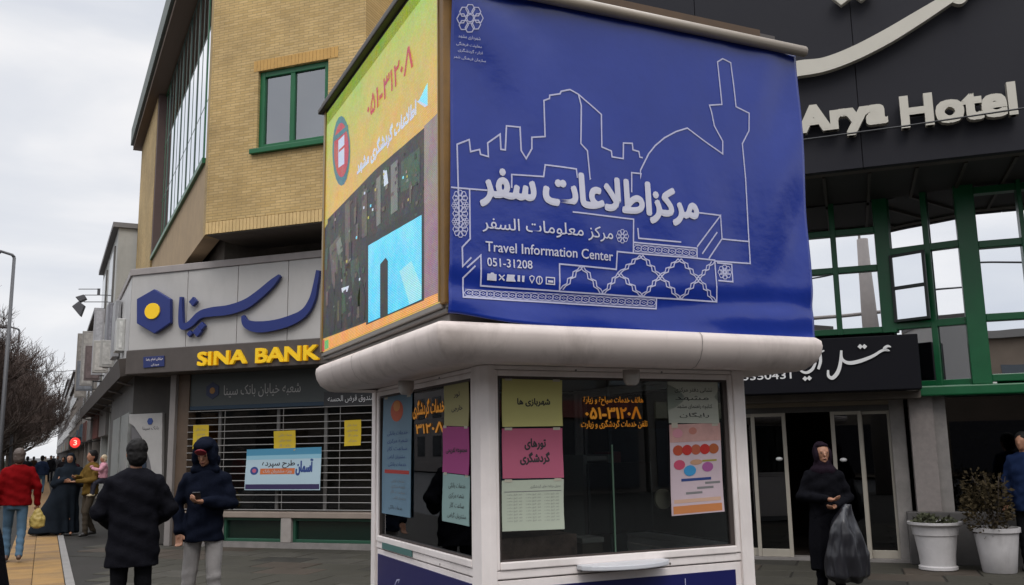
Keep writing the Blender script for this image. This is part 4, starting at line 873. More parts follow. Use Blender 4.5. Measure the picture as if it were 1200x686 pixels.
lp('dark', [(376, 265), (441, 198), (497, 150), (515, 130), (515, 346), (377, 398)], .002)
lp('br', [(404, 240), (410, 234), (411, 330), (405, 333)], .003); lp('br', [(386, 290), (398, 275), (402, 330), (390, 340)], .003)
lp('grn', [(392, 320), (420, 300), (424, 350), (396, 372)], .003); lp('grn', [(470, 190), (492, 172), (492, 214), (470, 226)], .003)
lp('pale', [(441, 210), (446, 205), (446, 262), (441, 266)], .0035); lp('pale', [(458, 194), (466, 187), (466, 246), (458, 252)], .0035); lp('br', [(424, 226), (430, 220), (430, 276), (424, 280)], .0035)
lp('pk', [(497, 148), (515, 131), (515, 343), (497, 350)], .003)
rnd = random.Random(21)
def pband(x): return 198 - (x - 441) * .86
for i in range(170):                                                   # small pieces of the street-at-night picture
    x = rnd.uniform(380, 495); y0 = pband(x) + 6; y = rnd.uniform(y0, 392 - (x - 380) * .38); w_ = rnd.uniform(.8, 3.6); h_ = rnd.uniform(3, 26) if rnd.random() < .35 else rnd.uniform(1.5, 6)
    if x + w_ > 428 and y + h_ > 262: continue
    y1 = min(y + h_, 388 - (x - 380) * .38); lp(rnd.choice(['grn', 'br', 'blk', 'br', 'plum', 'pale', 'blk', 'grn', 'olive']), [(x, y), (x + w_, y - w_ * .7), (x + w_ * rnd.uniform(.7, 1.1), y1 - w_ * .6), (x + rnd.uniform(-.5, 1), y1)], .0036 + i * .00001)
for i in range(16):
    x = rnd.uniform(384, 492); y = rnd.uniform(pband(x) + 10, 330 if x < 425 else 255); lp(rnd.choice(['wh', 'yl', 'pk', 'cy']), [(x, y), (x + 1.6, y - 1), (x + 1.6, y + 2), (x, y + 3)], .0045)
for x, y, h_ in ((386, 392, 60), (394, 388, 84), (406, 384, 70), (415, 380, 62), (421, 378, 48)): lp('blk', [(x, y), (x - 2, y - h_ * .6), (x, y - h_ * .86), (x + 1.5, y - h_), (x + 4, y - h_ * .98), (x + 5.5, y - h_ * .84), (x + 7, y - h_ * .6), (x + 6, y - 3)], .00405)
lp('wh', [(449, 200), (453, 198), (455, 215), (450, 219)], .004); lp('pale', [(394, 285), (399, 278), (402, 294), (396, 300)], .004); lp('wh', [(400, 338), (409, 335), (407, 342), (401, 343)], .0042)
lp('blk', [(429, 280), (497, 238), (497, 352), (429, 381)], .0045); lp('cy', [(431.5, 288), (494, 252), (494, 351), (431.5, 378.5)], .006)
lp('blk', [(445.5, 310), (452, 302), (454.5, 306), (454.5, 370), (445.5, 374)], .0072); lp('cy2', [(468, 318), (482, 306), (494, 336), (494, 350), (480, 357)], .0066)
lp('or_', [(384, 396), (515, 343), (515, 353.5), (384, 410)], .004); lp('red', [(376, 400), (380, 398), (380, 412), (376, 414)], .005); lp('g2', [(380.5, 400), (385, 398), (385, 408), (380.5, 410)], .0052)
lp('yl', [(377, 262), (384, 256), (384, 262), (378, 270)], .0025)
def oval(key, cx_, cy_, rx_, ry_, w): lp(key, [(cx_ + rx_ * math.cos(t * .3142), cy_ + ry_ * math.sin(t * .3142)) for t in range(20)], w, 'logo')
oval('teal', 400, 177, 10.5, 41, .003); oval('red', 400, 176, 8.6, 32, .0045)
lp('wh', [(396.5, 165), (403.5, 158), (403.5, 192), (396.5, 197)], .006, 'logo'); lp('red', [(397, 176), (403.5, 170), (403.5, 173), (397, 179)], .007, 'logo'); lp('teal', [(392, 160), (408, 146), (408, 152), (392, 166)], .0062, 'logo')
def ltext(key, s, x0, y0, x1, y1, h, w, bold=.0):                      # sloping with the view: measured at two ends
    a0, z0_ = LD.ap(x0, y0, w); a1, _ = LD.ap(x1, y1, w); _, zt2 = LD.ap(x0, y0 - h, w)
    b_ = MB(); text(b_, LD, s, a0, a1, z0_, zt2, w, bold=bold); b_.build('lettering', LM[key], scr_o)
ltext('red', '۰۵۱-۳۱۲۰Λ', 430, 141, 484, 80, 26, .004, .03)
ltext('wh', 'اطلاعات گردشگری مشهد', 418, 210, 488, 142, 22, .0045, .04)
lp('cy', [(491, 118), (501, 97), (501, 124)], .005)
lp('wh', [(488, 119), (491, 118), (501, 124), (498, 126)], .0048)
# roof rails above screen and banner
RAILM = mat('rail_pale', hx('#b8aa98', .65), .4, var=.08); RAILD = mat('rail_dark', hx('#4a4038', .5), .5, var=.2)
b = MB(); b.fb(LD, -.06, 2.78, LZ1 + .02, LZ1 + .06, -.1, .05); b.build('roof_rail', RAILD, kio, bevel=.008)
b = MB(); b.fb(LD, -.06, 2.76, LZ1 + .062, LZ1 + .12, -.14, .02); b.build('roof_rail', mat('rail_brown', hx('#6a5a48', .5), .5), kio, bevel=.008)
MB().box(BX0 + .0, BX1 - .02, BY0 + .16, BY1, 4.222, LZ1 + .018).build('roof', mat('roof_dark', (.08, .07, .065), .6), kio)
rz = BN.ap(800, 33, .03)[1]
for pts_, r_, m_ in (([BN.pt(-.08, rz + .0, .05), BN.pt(BX1 - BX0 + .03, rz, .05)], .035, RAILM),): MB().tube(pts_, r_, 12).build('banner_rod', m_, kio, smooth=True)
b = MB(); b.fb(BN, -.0, BX1 - BX0 - .02, rz + .045, rz + .075, -.16, -.04); b.build('roof_edge', mat('rail_brown2', hx('#5a4836', .5), .5), kio, bevel=.006)
b = MB(); b.tube([BN.pt(0, rz + .10, -.10), BN.pt(BX1 - BX0 - .02, rz + .10, -.10)], .018, 10); b.build('roof_tube', mat('tube_pale', hx('#a08a7c', .6), .4), kio, smooth=True)
b = MB(); b.fb(BN, .6, BX1 - BX0 - .16, rz + .12, rz + .20, -.6, -.14); b.build('roof_cap', mat('roof_cap', hx('#7a5c3c', .4), .6, var=.3), kio)

# ------------------------------------------------------------------ blue banner
def wr(a, z):
    t = (z - 2.32) / 1.8
    f = .010 * math.sin(7 * a + 5 * z + 1.5 * math.sin(3 * z)) * max(0, 1 - a / 1.1) * (.4 + t)
    f += .0075 * math.sin(26 * (z - 2.32) + 1.8 * math.sin(2.1 * a) + .8 * a) * math.exp(-((z - 2.46) / .13) ** 2)
    f += .010 * math.sin(11 * a - 7 * z) * math.exp(-((a - 2.35) / .3) ** 2)
    f += .016 * noise.noise(Vector((a * 1.9, z * 1.0, 3.1))) + .005 * noise.noise(Vector((a * 5, z * 2.6, 9.1)))
    f += .018 * max(0, 1 - (z - 2.27) / .12) ** 2 * (.5 + .5 * math.sin(5.5 * a))
    return f
bl = thing('printed_banner', 'large blue printed banner with white city skyline and Travel Information Center lettering', 'banner', BN.pt(1.2, 2.3, .03))
nx, nz = 130, 96; vs = []; fs = []
bR_bot = BN.ap(957, 398, .03)[0]; bR_top = BN.ap(936, 70, .03)[0]; bTop = rz - .01
for j in range(nz + 1):
    v_ = j / nz
    for i in range(nx + 1):
        u_ = i / nx; right_ = bR_bot + (bR_top - bR_bot) * v_; left_ = .035 + .03 * (1 - v_) ** 2 * -1
        a = left_ + (right_ - left_) * u_
        zb = 2.305 + .028 * math.exp(-((u_ - .0) / .08) ** 2) - .012 * math.sin(math.pi * u_) - .03 * u_ + .004 * math.sin(19 * u_)
        z_ = zb + (bTop - zb) * v_
        vs.append(BN.pt(a, z_, .02 + wr(a, z_)))
for j in range(nz):
    for i in range(nx): a = j * (nx + 1) + i; fs.append((a, a + 1, a + nx + 2, a + nx + 1))
CLOTH = mat('banner_blue', hx('#15349a', .80), .2, var=.08, vs=2.2, bump=.08, bs=14, spec=.7)
b = MB(); b.add(vs, fs); bo = b.build('cloth', CLOTH, bl, smooth=True)
so = bo.modifiers.new('solid', 'SOLIDIFY'); so.thickness = .002; so.offset = -1
BW = .0235
def bz(px, py): return BN.ap(px, py, BW)
def bline(mb, pts, wd=.0085, closed=False, px=True, w=BW):
    P_ = [bz(*p) for p in pts] if px else pts; out = []
    n = len(P_)
    for i in range(n if closed else n - 1):
        p, q = Vector(P_[i]), Vector(P_[(i + 1) % n]); k = max(1, int((q - p).length / .04))
        for j in range(k): out.append(p.lerp(q, j / k))
    if not closed: out.append(Vector(P_[-1]))
    b0 = len(mb.v); mb.ribbon(BN, out, wd, None, 0, closed)
    for i in range(b0, len(mb.v)):
        v = mb.v[i]; a = (v - BN.o).dot(BN.u); mb.v[i] = v + BN.n * (w + wr(a, v.z))
def z6(pts): return [(500 + x / 2.609, y / 2.609) for x, y in pts]
def z5(pts): return [(500 + x / 2.609, 190 + y / 2.609) for x, y in pts]
def zb4(pts): return [(680 + x / 6.237, 260 + y / 6.237) for x, y in pts]
art = MB()
bline(art, z6([(100, 686), (97, 548), (95, 440), (133, 425), (137, 462), (165, 455), (168, 470), (192, 477), (190, 435), (228, 408), (230, 455), (243, 457), (247, 383), (287, 388), (290, 460), (305, 485), (322, 455), (322, 420), (362, 418), (358, 308), (375, 302), (376, 292), (408, 287), (412, 279), (440, 273), (466, 287), (535, 350), (535, 450), (565, 462), (567, 480), (602, 485), (603, 437), (630, 438), (632, 458), (650, 463), (653, 480), (662, 482)]))
bline(art, z6([(466, 287), (474, 322), (470, 440), (490, 462), (498, 548)]) + z5([(500, 50)]))
dome = [(665, 500), (680, 470), (700, 445), (727, 422), (762, 403), (797, 392)]
bline(art, z5([(628, 92), (628, 32), (657, 35)]) + z6([(655, 545), (655, 520)] + dome + [(845, 428), (905, 471), (905, 432), (880, 385), (872, 345), (865, 322), (902, 320), (895, 250), (889, 190), (905, 180), (930, 192), (938, 260), (945, 327), (985, 347), (985, 400), (965, 440), (975, 548)]) + [(879.8, 308.8), (838, 306)])
bline(art, z5([(75, 77), (190, 85)])); bline(art, z5([(262, 78), (262, 37), (357, 45), (362, 9), (455, 23), (458, 50)]))
bline(art, [(551, 221.5), (551, 280), (541.5, 290), (541.8, 312.5), (552.2, 302)])
bline(art, [(547, 314), (563.5, 299.3), (563.5, 335), (655, 341.8), (655, 309.8), (722.5, 315.8), (723.3, 295), (838, 305), (840.3, 353.8), (655, 341.8)])
bline(art, [(556.8, 311.8), (542.5, 326), (542.5, 348.5), (769.5, 361.8), (769.5, 350)])
bline(art, [(669.5, 249.3), (743, 256.9), (742.6, 297)]); bline(art, [(748, 267.2), (749, 279.2), (797.8, 284)])
bline(art, [(743.3, 284), (816.3, 291.3), (816.3, 302.7)]); bline(art, [(816.5, 289.6), (845, 252.5), (846.9, 280), (879, 283.1)]); bline(art, [(819, 249.6), (845, 252.5)])
bline(art, [(822.7, 297.7), (841.1, 272)]); bline(art, [(830.7, 303.3), (846.7, 280)]); bline(art, [(840.5, 308), (858, 309.8), (858.5, 330.5), (841.5, 329)])
# lattice of stepped curves
def zz(p0, p1, flip):
    unit = [(0, 0), (.12, .16), (.34, .25), (.38, .46), (.62, .54), (.66, .75), (.86, .84), (1, 1)]
    x0, y0 = p0; x1, y1 = p1
    return [(x0 + (x1 - x0) * u_, y0 + (y1 - y0) * (v_ if not flip else u_ * .0 + v_)) for u_, v_ in unit]
def dbl(p0, p1):
    for d in (-2.0, 2.0): bline(art, [(x + d * .9, y - abs(d) * 0) for x, y in zz(p0, p1, 0)], .0065)
lt = [(752, 299.2), (796, 303.5), (836, 306.5)]; md = [(726, 320), (773.5, 324), (817.5, 327)]; bo_ = [(706, 345), (752, 347.6), (796.5, 350.8), (838, 353.4)]
for (p, q) in ((lt[0], md[0]), (lt[0], md[1]), (lt[1], md[1]), (lt[1], md[2]), (lt[2], md[2]), (md[0], bo_[0]), (md[0], bo_[1]), (md[1], bo_[1]), (md[1], bo_[2]), (md[2], bo_[2]), (md[2], bo_[3]), ((681, 312), (657, 340)), ((681, 312), (705, 344.5))): dbl(p, q)
# patterned bands and rosettes
def band(p0, p1, h, n):
    P0 = Vector(p0); P1 = Vector(p1)
    for i in range(n):
        c_ = P0.lerp(P1, (i + .5) / n); rx_ = (P1.x - P0.x) / n * .62
        bline(art, [(c_.x + rx_ * math.cos(t * .785), c_.y + h * .40 * math.sin(t * .785)) for t in range(8)], .0035, True)
        bline(art, [(c_.x + rx_ * .4 * math.cos(t * 1.571), c_.y + h * .16 * math.sin(t * 1.571)) for t in range(4)], .003, True, w=BW + .0006)
    if h < 20:
        bline(art, [(P0.x, P0.y - h * .5 + .4), (P1.x, P1.y - h * .5 + .4)], .003); bline(art, [(P0.x, P0.y + h * .5 - .4), (P1.x, P1.y + h * .5 - .4)], .003)
band((545, 343.2), (768, 355.2), 9, 26); band((744, 290.5), (815, 297.5), 9, 9)
def rosette(cx_, cy_, r_, wd=.004, n=8):
    for k in range(n):
        t = k * 2 * math.pi / n; c_ = (cx_ + r_ * .62 * math.cos(t), cy_ + r_ * .66 * math.sin(t))
        bline(art, [(c_[0] + r_ * .33 * math.cos(s__ * 1.047), c_[1] + r_ * .36 * math.sin(s__ * 1.047)) for s__ in range(6)], wd, True, w=BW + .0005 * (k % 2))
    bline(art, [(cx_ + r_ * .25 * math.cos(s__ * .785), cy_ + r_ * .27 * math.sin(s__ * .785)) for s__ in range(8)], wd, True, w=BW + .0012)
rosette(550.5, 22, 16, .0055); rosette(729.5, 277, 8, .0038)
for y in (232, 250.5, 269): rosette(539.5, y, 9.5, .0042)
for y in (241, 260): rosette(533.5, y, 4.5, .003, 6); rosette(546, y, 4.5, .003, 6)
rosette(849.5, 319, 8.5, .0042); rosette(849.5, 319, 4.5, .003)
def wfb(a, z): return wr(a, z)
art.build('line_art', LW2, bl)
BT = mat('banner_text_white', hx('#dcdcec', .85), .5)
def btext(s, x0, yb, x1, h, bold=0, res=3):
    b_ = MB(); tpx(b_, BN, s, x0, yb, x1, h, BW + .0025, bold=bold, wf=wfb, depth=.016, res=res); b_.build('lettering', BT, bl)
btext('سفر', 563, 241.5, 629, 48, .035); btext('اطلاعات', 636, 240.5, 764, 43, .04); btext('مرکز', 762, 262, 819.5, 45, .04)
btext('مرکز معلومات السفر', 566, 271.5, 718, 19, .006); btext('Travel Information Center', 569.5, 294.5, 718, 12.2, .012); btext('051-31208', 571, 312, 623.5, 10.3, .012)
for s_, x0, yb, x1, h in (('شهرداری مشهد', 538, 44, 563, 5), ('معاونت فرهنگی', 536, 52, 565, 4.6), ('اداره گردشگری', 538, 59.5, 566, 4.6), ('سازمان فرهنگی شهر', 533, 67, 570, 4.6)): btext(s_, x0, yb, x1, h)
ic = MB()
def ipoly(pts): 
    q = [bz(*p) for p in pts]; A_ = sum(q[i][0] * q[(i + 1) % len(q)][1] - q[(i + 1) % len(q)][0] * q[i][1] for i in range(len(q)))
    q = q[::-1] if A_ < 0 else q; MB().add([BN.pt(a, z_, BW + .002 + wr(a, z_)) for a, z_ in q], [tuple(range(len(q)))]).build('icon', BT, bl)
ipoly([(570.5, 321), (574, 321.2), (575, 319.8), (578, 320), (579, 321.5), (581.5, 321.7), (581.5, 329.5), (570.5, 328.6)])
bline(ic, [(584.5, 322), (591, 329)], .008); bline(ic, [(591, 322.5), (584.5, 328.5)], .006, w=BW + .001)
ipoly([(594, 322), (603, 322.6), (602, 326), (604, 330.5), (593, 330)]); ipoly([(606, 323), (608.8, 323.2), (608.8, 330.5), (606, 330.2)]); ipoly([(611, 323.5), (614, 323.7), (613.5, 331), (611.2, 330.8)])
bline(ic, [(622.5, 332), (620, 327), (620, 325), (622.5, 323.6), (625, 325.2), (625, 327.2)], .005, True)
bline(ic, [(631 + 3.4 * math.cos(t * .628), 329 + 4.6 * math.sin(t * .628)) for t in range(10)], .006, True); bline(ic, [(631, 325), (631, 333)], .004, w=BW + .001)
bline(ic, [(639, 325.5), (648.8, 326.2), (648.8, 334), (639, 333.2)], .006, True); ipoly([(641, 329), (647, 329.5), (647, 332), (641, 331.6)])
ic.build('icon', BT, bl)

# ------------------------------------------------------------------ notices taped inside the kiosk windows
PY = mat('paper_yellow', hx('#e2dc8c', .72), .7, var=.03); PPK = mat('paper_pink', hx('#da7090', .66), .7, var=.03); PWG = mat('paper_white', hx('#cfd8c4', .75), .7, var=.03)
GW = -.034                                                             # just on the outer face of the glass
poster('paper_notice', 'yellow notice at the top left of the front kiosk window, above the pink one', 'notice', KF, [(588, 444), (658, 446), (658.5, 499.5), (588.5, 500.5)], GW, PY, curl=.006, prints=[('text', 'شهربازی ها', .25, .40, .8, .58, .03, INK)])
poster('paper_notice', 'pink notice between the yellow one and the white table on the front kiosk window', 'notice', KF, [(588, 502.5), (659, 502), (660, 560), (588.5, 561)], GW, PPK, curl=.006, prints=[('text', 'تورهای', .36, .2, .72, .44, .03, INK), ('text', 'گردشگری', .28, .48, .78, .74, .03, INK)])
poster('paper_notice', 'white sheet with a printed table at the bottom left of the front kiosk window', 'notice', KF, [(588, 563.5), (660, 561.5), (660.5, 620), (588.5, 623)], GW, PWG, curl=.006,
       prints=[('text', 'جدول برنامه های گردشگری', .45, .1, .95, .17, 0, INKG)] + [('rect', .04, .22 + .0 * i, .96, .235, INKG) for i in range(1)] + [('text', 'شهر  تاریخ  ساعت', .08 + .3 * (i % 3), .27 + .065 * (i // 3), .32 + .3 * (i % 3), .31 + .065 * (i // 3), 0, INKG) for i in range(27)])
poster('paper_notice', 'white notice with dark lines of writing above the colourful poster on the right', 'notice', KF, [(782, 445.5), (840.5, 447), (841.5, 496.5), (783.5, 496)], GW, mat('paper_cool', hx('#c9ccbd', .72), .7), curl=.006, prints=lines(4, .14, .92, .12, .9, txts=('نشانی دفتر مرکزی', 'مشهد', 'کتابچه راهنمای مشهد', 'رایگان')))
poster('poster', 'colourful poster with red and blue discs at the right of the front kiosk window', 'poster', KF, [(783.5, 498), (843, 495.5), (848.5, 599.5), (787, 605)], GW + .003, mat('poster_ground', hx('#d9c4cc', .8), .6, var=.06, vs=5), curl=.006,
       prints=[('oval', .15 + .175 * i, .29, .10, .058, .0006 * (i % 2), mat(n_, hx(h_, .8), .6)) for i, (n_, h_) in enumerate((('disc_brick', '#c05030'), ('disc_red', '#c83028'), ('disc_rust', '#c06040'), ('disc_red2', '#cc2c24'), ('disc_umber', '#b86030')))] +
       [('oval', .17, .45, .11, .055, 0, mat('disc_rose', hx('#d05070', .8), .6)), ('oval', .37, .52, .12, .06, .001, mat('disc_blue', hx('#40a0d8', .8), .6)), ('oval', .72, .49, .11, .055, 0, mat('disc_violet', hx('#b060a0', .8), .6)), ('oval', .5, .43, .12, .03, 0, mat('disc_tan', hx('#d0a080', .8), .6)), ('rect', .62, .41, .9, .43, mat('line_olive', hx('#a8a040', .8), .6)),
        ('rect', .2, .605, .78, .635, INKB), ('rect', .66, .655, .95, .68, INKG), ('rect', .5, .705, .82, .73, INKG), ('rect', .28, .755, .6, .78, INKG), ('rect', .03, .9, .96, .985, mat('poster_orange', hx('#d88a50', .8), .6)), ('rect', .05, .83, .95, .87, mat('poster_peach', hx('#e0b8a0', .8), .6)), ('rect', .0, .0, 1, .2, mat('poster_top', hx('#d8a8a0', .8), .6, var=.15, vs=9)), ('oval', .45, .08, .08, .04, .001, mat('disc_pale_red', hx('#d08878', .8), .6)), ('oval', .15, .1, .1, .05, .0012, mat('disc_pale_pink', hx('#e09aa8', .8), .6))])
ORL = mat('orange_window_lettering', hx('#e89a28', .8), .5, emit=hx('#e89a28'), es=.16)  # faint glow added to brighten the lettering, which is no light source
for s_, x0, yb, x1, h, bd in (('هاتف خدمات سیاحة و زیارة', 684, 475.5, 754, 11, .012), ('۰۵۱-۳۱۲۰Λ', 686, 491.5, 752, 15, .04), ('تلفن خدمات گردشگری و زیارت', 681, 503, 759, 11, .012)):
    b_ = MB(); tpx(b_, KF, s_, x0, yb, x1, h, GW + .001, bold=bd); b_.build('window_lettering', ORL, kio)
# left side window
poster('poster', 'tall pale blue poster with an orange emblem on the far end of the side window', 'poster', KL, [(449.5, 464), (483.5, 460), (482, 607), (447.5, 601.5)], GW, mat('poster_blue', hx('#7c9fb6', .68), .6, var=.12, vs=3), curl=.004,
       prints=[('oval', .5, .14, .22, .09, 0, mat('emblem_orange', hx('#d0582c', .8), .6)), ('oval', .5, .1, .12, .045, .001, mat('emblem_amber', hx('#e09040', .8), .6))] + lines(5, .3, .62, .15, .9, m_=INKB) + [('rect', .1, .63, .95, .66, INKR)] + lines(4, .7, .88, .3, .85, m_=INKG) + lines(1, .91, .97, .2, .8, m_=INK))
poster('paper_notice', 'yellow notice at the top of the side window beside the corner post', 'notice', KL, [(521, 445), (550, 441.5), (550, 500), (521, 499)], GW, mat('paper_olive', hx('#c4bc84', .7), .7), curl=.004, prints=[('text', 'تور', .4, .3, .65, .42, .02, INK), ('text', 'خارجی', .3, .58, .75, .72, .02, INK)])
poster('paper_notice', 'magenta notice in the middle of the side window beside the corner post', 'notice', KL, [(519.5, 500), (550.5, 500.5), (550.5, 557), (519, 553.5)], GW, mat('paper_magenta', hx('#c04a94', .66), .7), curl=.004, prints=[('text', 'مجموعه تفریحی', .12, .46, .92, .6, .03, INK)])
poster('paper_notice', 'pale blue notice at the bottom of the side window beside the corner post', 'notice', KL, [(519.5, 554.5), (550.5, 558), (551, 617), (519, 610.5)], GW, mat('paper_pale_blue', hx('#a4c4c0', .72), .7), curl=.004, prints=lines(4, .15, .95, .2, .9))
poster('paper_notice', 'small white sheet hung between the blue poster and the yellow notice on the side window', 'notice', KL, [(492, 501.5), (519.5, 502), (518, 555), (491, 552)], GW - .03, mat('paper_grey_white', hx('#a8b4b4', .7), .7), curl=.002, prints=lines(4, .1, .4, .2, .9, m_=INKG))
for s_, x0, yb, x1, h, bd in (('خدمات گردشگری', 483.5, 492, 521, 22, .02), ('۳۱۲۰Λ', 487, 509, 520, 12, .05)):
    b_ = MB(); tpx(b_, KL, s_, x0, yb, x1, h, GW + .001, bold=bd); b_.build('window_lettering', ORL, kio)

# ================================================================== THE STREET BEYOND
def street_building(label, k, y0, y1, h, c, wins=2, gh=3.2, cornice=True, dep=8, floors=2, darkc=None):
    fr = SD(k); t = thing('street_building', label, 'building', fr.pt(-(y0 + y1) / 2, 0, -1))
    wm = mat('wall_%d' % (len(MC)), c, .85, var=.15, vs=.8, dirt=.5, ds=.5)
    MB().fb(fr, -y0, -y1, gh, h, -dep, 0).build('wall', wm, t)
    MB().fb(fr, -y0 - .02, -y1 + .02, 0, gh - .001, -dep, -.6).build('shop_recess', mat('recess_dark', (.05, .045, .04), .8, var=.4), t)
    if cornice: MB().fb(fr, -y0 + .1, -y1 - .0, h + .002, h + .16, -dep, .18).build('cornice', mat('cornice_grey', (.2, .195, .2), .7), t)
    n = max(1, int((y1 - y0) / 3.2)); d = (y1 - y0) / n
    for i in range(n):
        a = -y0 - d * i
        MB().fb(fr, a - .05, a - .35, 0, gh - .002, -.6, -.05).build('shop_pier', wm, t)
        MB().fb(fr, a - .4, a - d + .0, gh - .9, gh - .01, -.5, .05 + .03 * (i % 3)).build('shop_fascia', mat('fascia_%d' % (i % 4), ((.2, .19, .18), (.14, .06, .05), (.07, .11, .14), (.22, .2, .14))[i % 4], .5, var=.1), t)
        for f in range(floors):
            z0 = gh + .5 + f * (h - gh) / floors; z1 = z0 + (h - gh) / floors - .9
            if z1 - z0 < .5: continue
            w_ = MB().fb(fr, a - d * .22, a - d * .78, z0, z1, .001, .05).build('window', mat('far_frame', (.12, .11, .10), .5), t)
            MB().fb(fr, a - d * .27, a - d * .73, z0 + .08, z1 - .08, .051, .056).build('pane', mat('far_pane', (.05, .06, .07), .1), w_)
    return t
street_building('pale grey building rising just behind the yellow brick pier', 1.7, 31.6, 40.5, 8.9, (.42, .42, .40), floors=2)
street_building('beige shop building second beyond the brick corner, hung with sign boxes', 1.62, 40.6, 53, 7.4, (.26, .235, .21))
street_building('brown low building halfway along the street row', 1.75, 53.1, 70, 6.6, (.17, .14, .12))
street_building('ochre building farther along the row, past the red lit sign', 1.9, 70.1, 96, 7.2, (.2, .17, .14))
street_building('grey brown building far along the street row', 2.1, 96.1, 140, 9.5, (.12, .105, .10), floors=3)
street_building('last hazy building visible at the end of the street row', 2.3, 140.1, 230, 12, (.14, .13, .13), floors=4)
for i, (y0, y1, h, c) in enumerate(((30, 62, 9, (.22, .2, .18)), (62.2, 110, 11, (.18, .16, .15)), (110.2, 200, 10, (.2, .18, .17)))):
    fr = Fr((-19, 0, 0), (.03, -1, 0), (1, .03, 0)); t = thing('street_building', ('dull building behind the nearest bare trees', 'tall dull building behind the middle of the tree row', 'distant building behind the far end of the tree row')[i], 'building', fr.pt(-(y0 + y1) / 2, 0, 0))
    MB().fb(fr, -y0, -y1, 0, h, -10, 0).build('wall', mat('opp_wall_%d' % i, c, .85, var=.2, vs=.7), t)
    for q in range(int((y1 - y0) / 4)):
        for f in range(3): MB().fb(fr, -y0 - 1 - q * 4, -y0 - 3 - q * 4, 1.2 + f * 3, 2.8 + f * 3, .001, .03).build('window', mat('opp_pane', (.04, .045, .05), .2), t)
# dark awning along the shopfronts, and the shops under it
AW = SD(kS)
aw = thing('street_awning', 'long dark awning over the pavement shops past the bank corner', 'awning', AW.pt(-28, 3.2, 0))
MB().add([AW.pt(-18.9, 3.12, .1), AW.pt(-41, 3.12, .1), AW.pt(-41, 3.45, .15), AW.pt(-18.9, 3.45, .15), AW.pt(-18.9, 3.5, -1.6), AW.pt(-41, 3.5, -1.6), AW.pt(-41, 3.7, -1.6), AW.pt(-18.9, 3.7, -1.6)], [(0, 1, 2, 3), (4, 7, 6, 5), (0, 4, 5, 1), (3, 2, 6, 7), (0, 3, 7, 4), (1, 5, 6, 2)]).build('canvas', mat('awning_dark', (.055, .045, .04), .85, var=.3), aw)
for i in range(8): y_ = -20 - i * 2.8; MB().tube([AW.pt(y_, 3.1, .08), AW.pt(y_, 2.75, -1.3)], .025, 6).build('strut', mat('strut_grey', (.15, .14, .14), .5), aw)
for i, (y0, y1, c, lab) in enumerate(((26.6, 31.4, (.20, .21, .18), 'grey green shop unit under the awning nearest the bank'), (31.7, 40, (.15, .15, .145), 'dim shop unit under the far end of the awning'))):
    t = thing('shop_unit', lab, 'shopfront', AW.pt(-y0 - 2, 0, -.9))
    MB().fb(AW, -y0, -y1, 0, 3.05, -1.4, -1.0).build('wall', mat('shop_wall_%d' % i, c, .7, var=.2), t)
    MB().fb(AW, -y0 - .5, -y1 + .5, .4, 2.2, -.999, -.95).build('shutter', mat('shop_shutter_%d' % i, (.16, .19, .17), .5, stretch=(1, 1, 20), var=.2), t)
    MB().fb(AW, -y0 - .2, -y1 + .2, 2.3, 2.95, -.999, -.85).build('fascia', mat('shop_fascia_%d' % i, (.30, .29, .28), .5, var=.1), t)
# projecting sign boxes
sgs = [(19.8, 3.7, 4.35, .0, .16, .5, (.5, .5, .48), 'white lit sign box nearest the bank fascia corner'), (21.0, 3.7, 4.9, .02, .12, .9, (.30, .30, .31), 'tall grey sign box behind the white lit one'),
       (22.4, 3.6, 4.2, .02, .3, .12, (.38, .37, .35), 'square silver sign box over the awning'), (23.4, 3.75, 5.2, .02, .14, 1.1, (.2, .2, .22), 'narrow steel sign over the awning'),
       (25.2, 3.7, 4.5, .0, .36, .14, (.40, .38, .35), 'cream sign box in the middle of the awning'), (27.2, 3.8, 5.6, .05, .26, .1, (.36, .36, .38), 'tallest pale vertical sign over the awning'),
       (29.2, 3.8, 4.8, .0, .42, .12, (.13, .10, .10), 'dark red sign box past the pale vertical sign'), (31.5, 3.8, 5.5, .1, .36, .1, (.30, .29, .28), 'pale sign box beyond the awning middle'),
       (34, 3.8, 4.8, .0, .5, .12, (.16, .17, .19), 'blue grey sign box near the awning end'), (38, 3.8, 6.2, .05, .4, .12, (.24, .22, .2), 'last tall sign box past the awning end')]
for y, z0, z1, w0, w1, th, c, lab in sgs:
    t = thing('projecting_sign', lab, 'shop sign', AW.pt(-y, z0, w0), 'projecting shop signs over the awning')
    MB().fb(AW, -y, -y - th, z0, z1, w0, w0 + w1).build('box', mat('sign_box_%d' % int(y * 10), c, .4, var=.15, vs=5), t, bevel=.01)
    MB().fb(AW, -y + .002, -y + .012, z0 + .06, z1 - .06, w0 + .05, w0 + w1 - .05).build('face', mat('sign_face_%d' % int(y * 10), tuple(min(.75, q * 1.25) for q in c), .35, var=.3, vs=9), t)
    MB().fb(AW, -y - th * .3, -y - th * .6, z0 + .3, z0 + .34, -.9, w0).build('bracket', BLACK, t)
for (px, py, y), lab in zip(((145, 432, 19.7), (125.5, 455, 24.8)), ('bright round lamp under the bank fascia corner', 'smaller bright lamp over the awning farther along')):
    r = ray(px, py); p = Vector((0, 0, EYE)) + r * (y / r.y); t = thing('shop_lamp', lab, 'lamp', p, 'lit lamps over the awning')
    MB().ell(p, .085, .085, .085).build('bulb', mat('bulb_lit', (.9, .8, .6), .4, emit=(1, .86, .62), es=4), t, smooth=True); MB().fb(AW, -y, -y - .05, p.z - .02, p.z + .02, -.9, .0).build('bracket', BLACK, t)
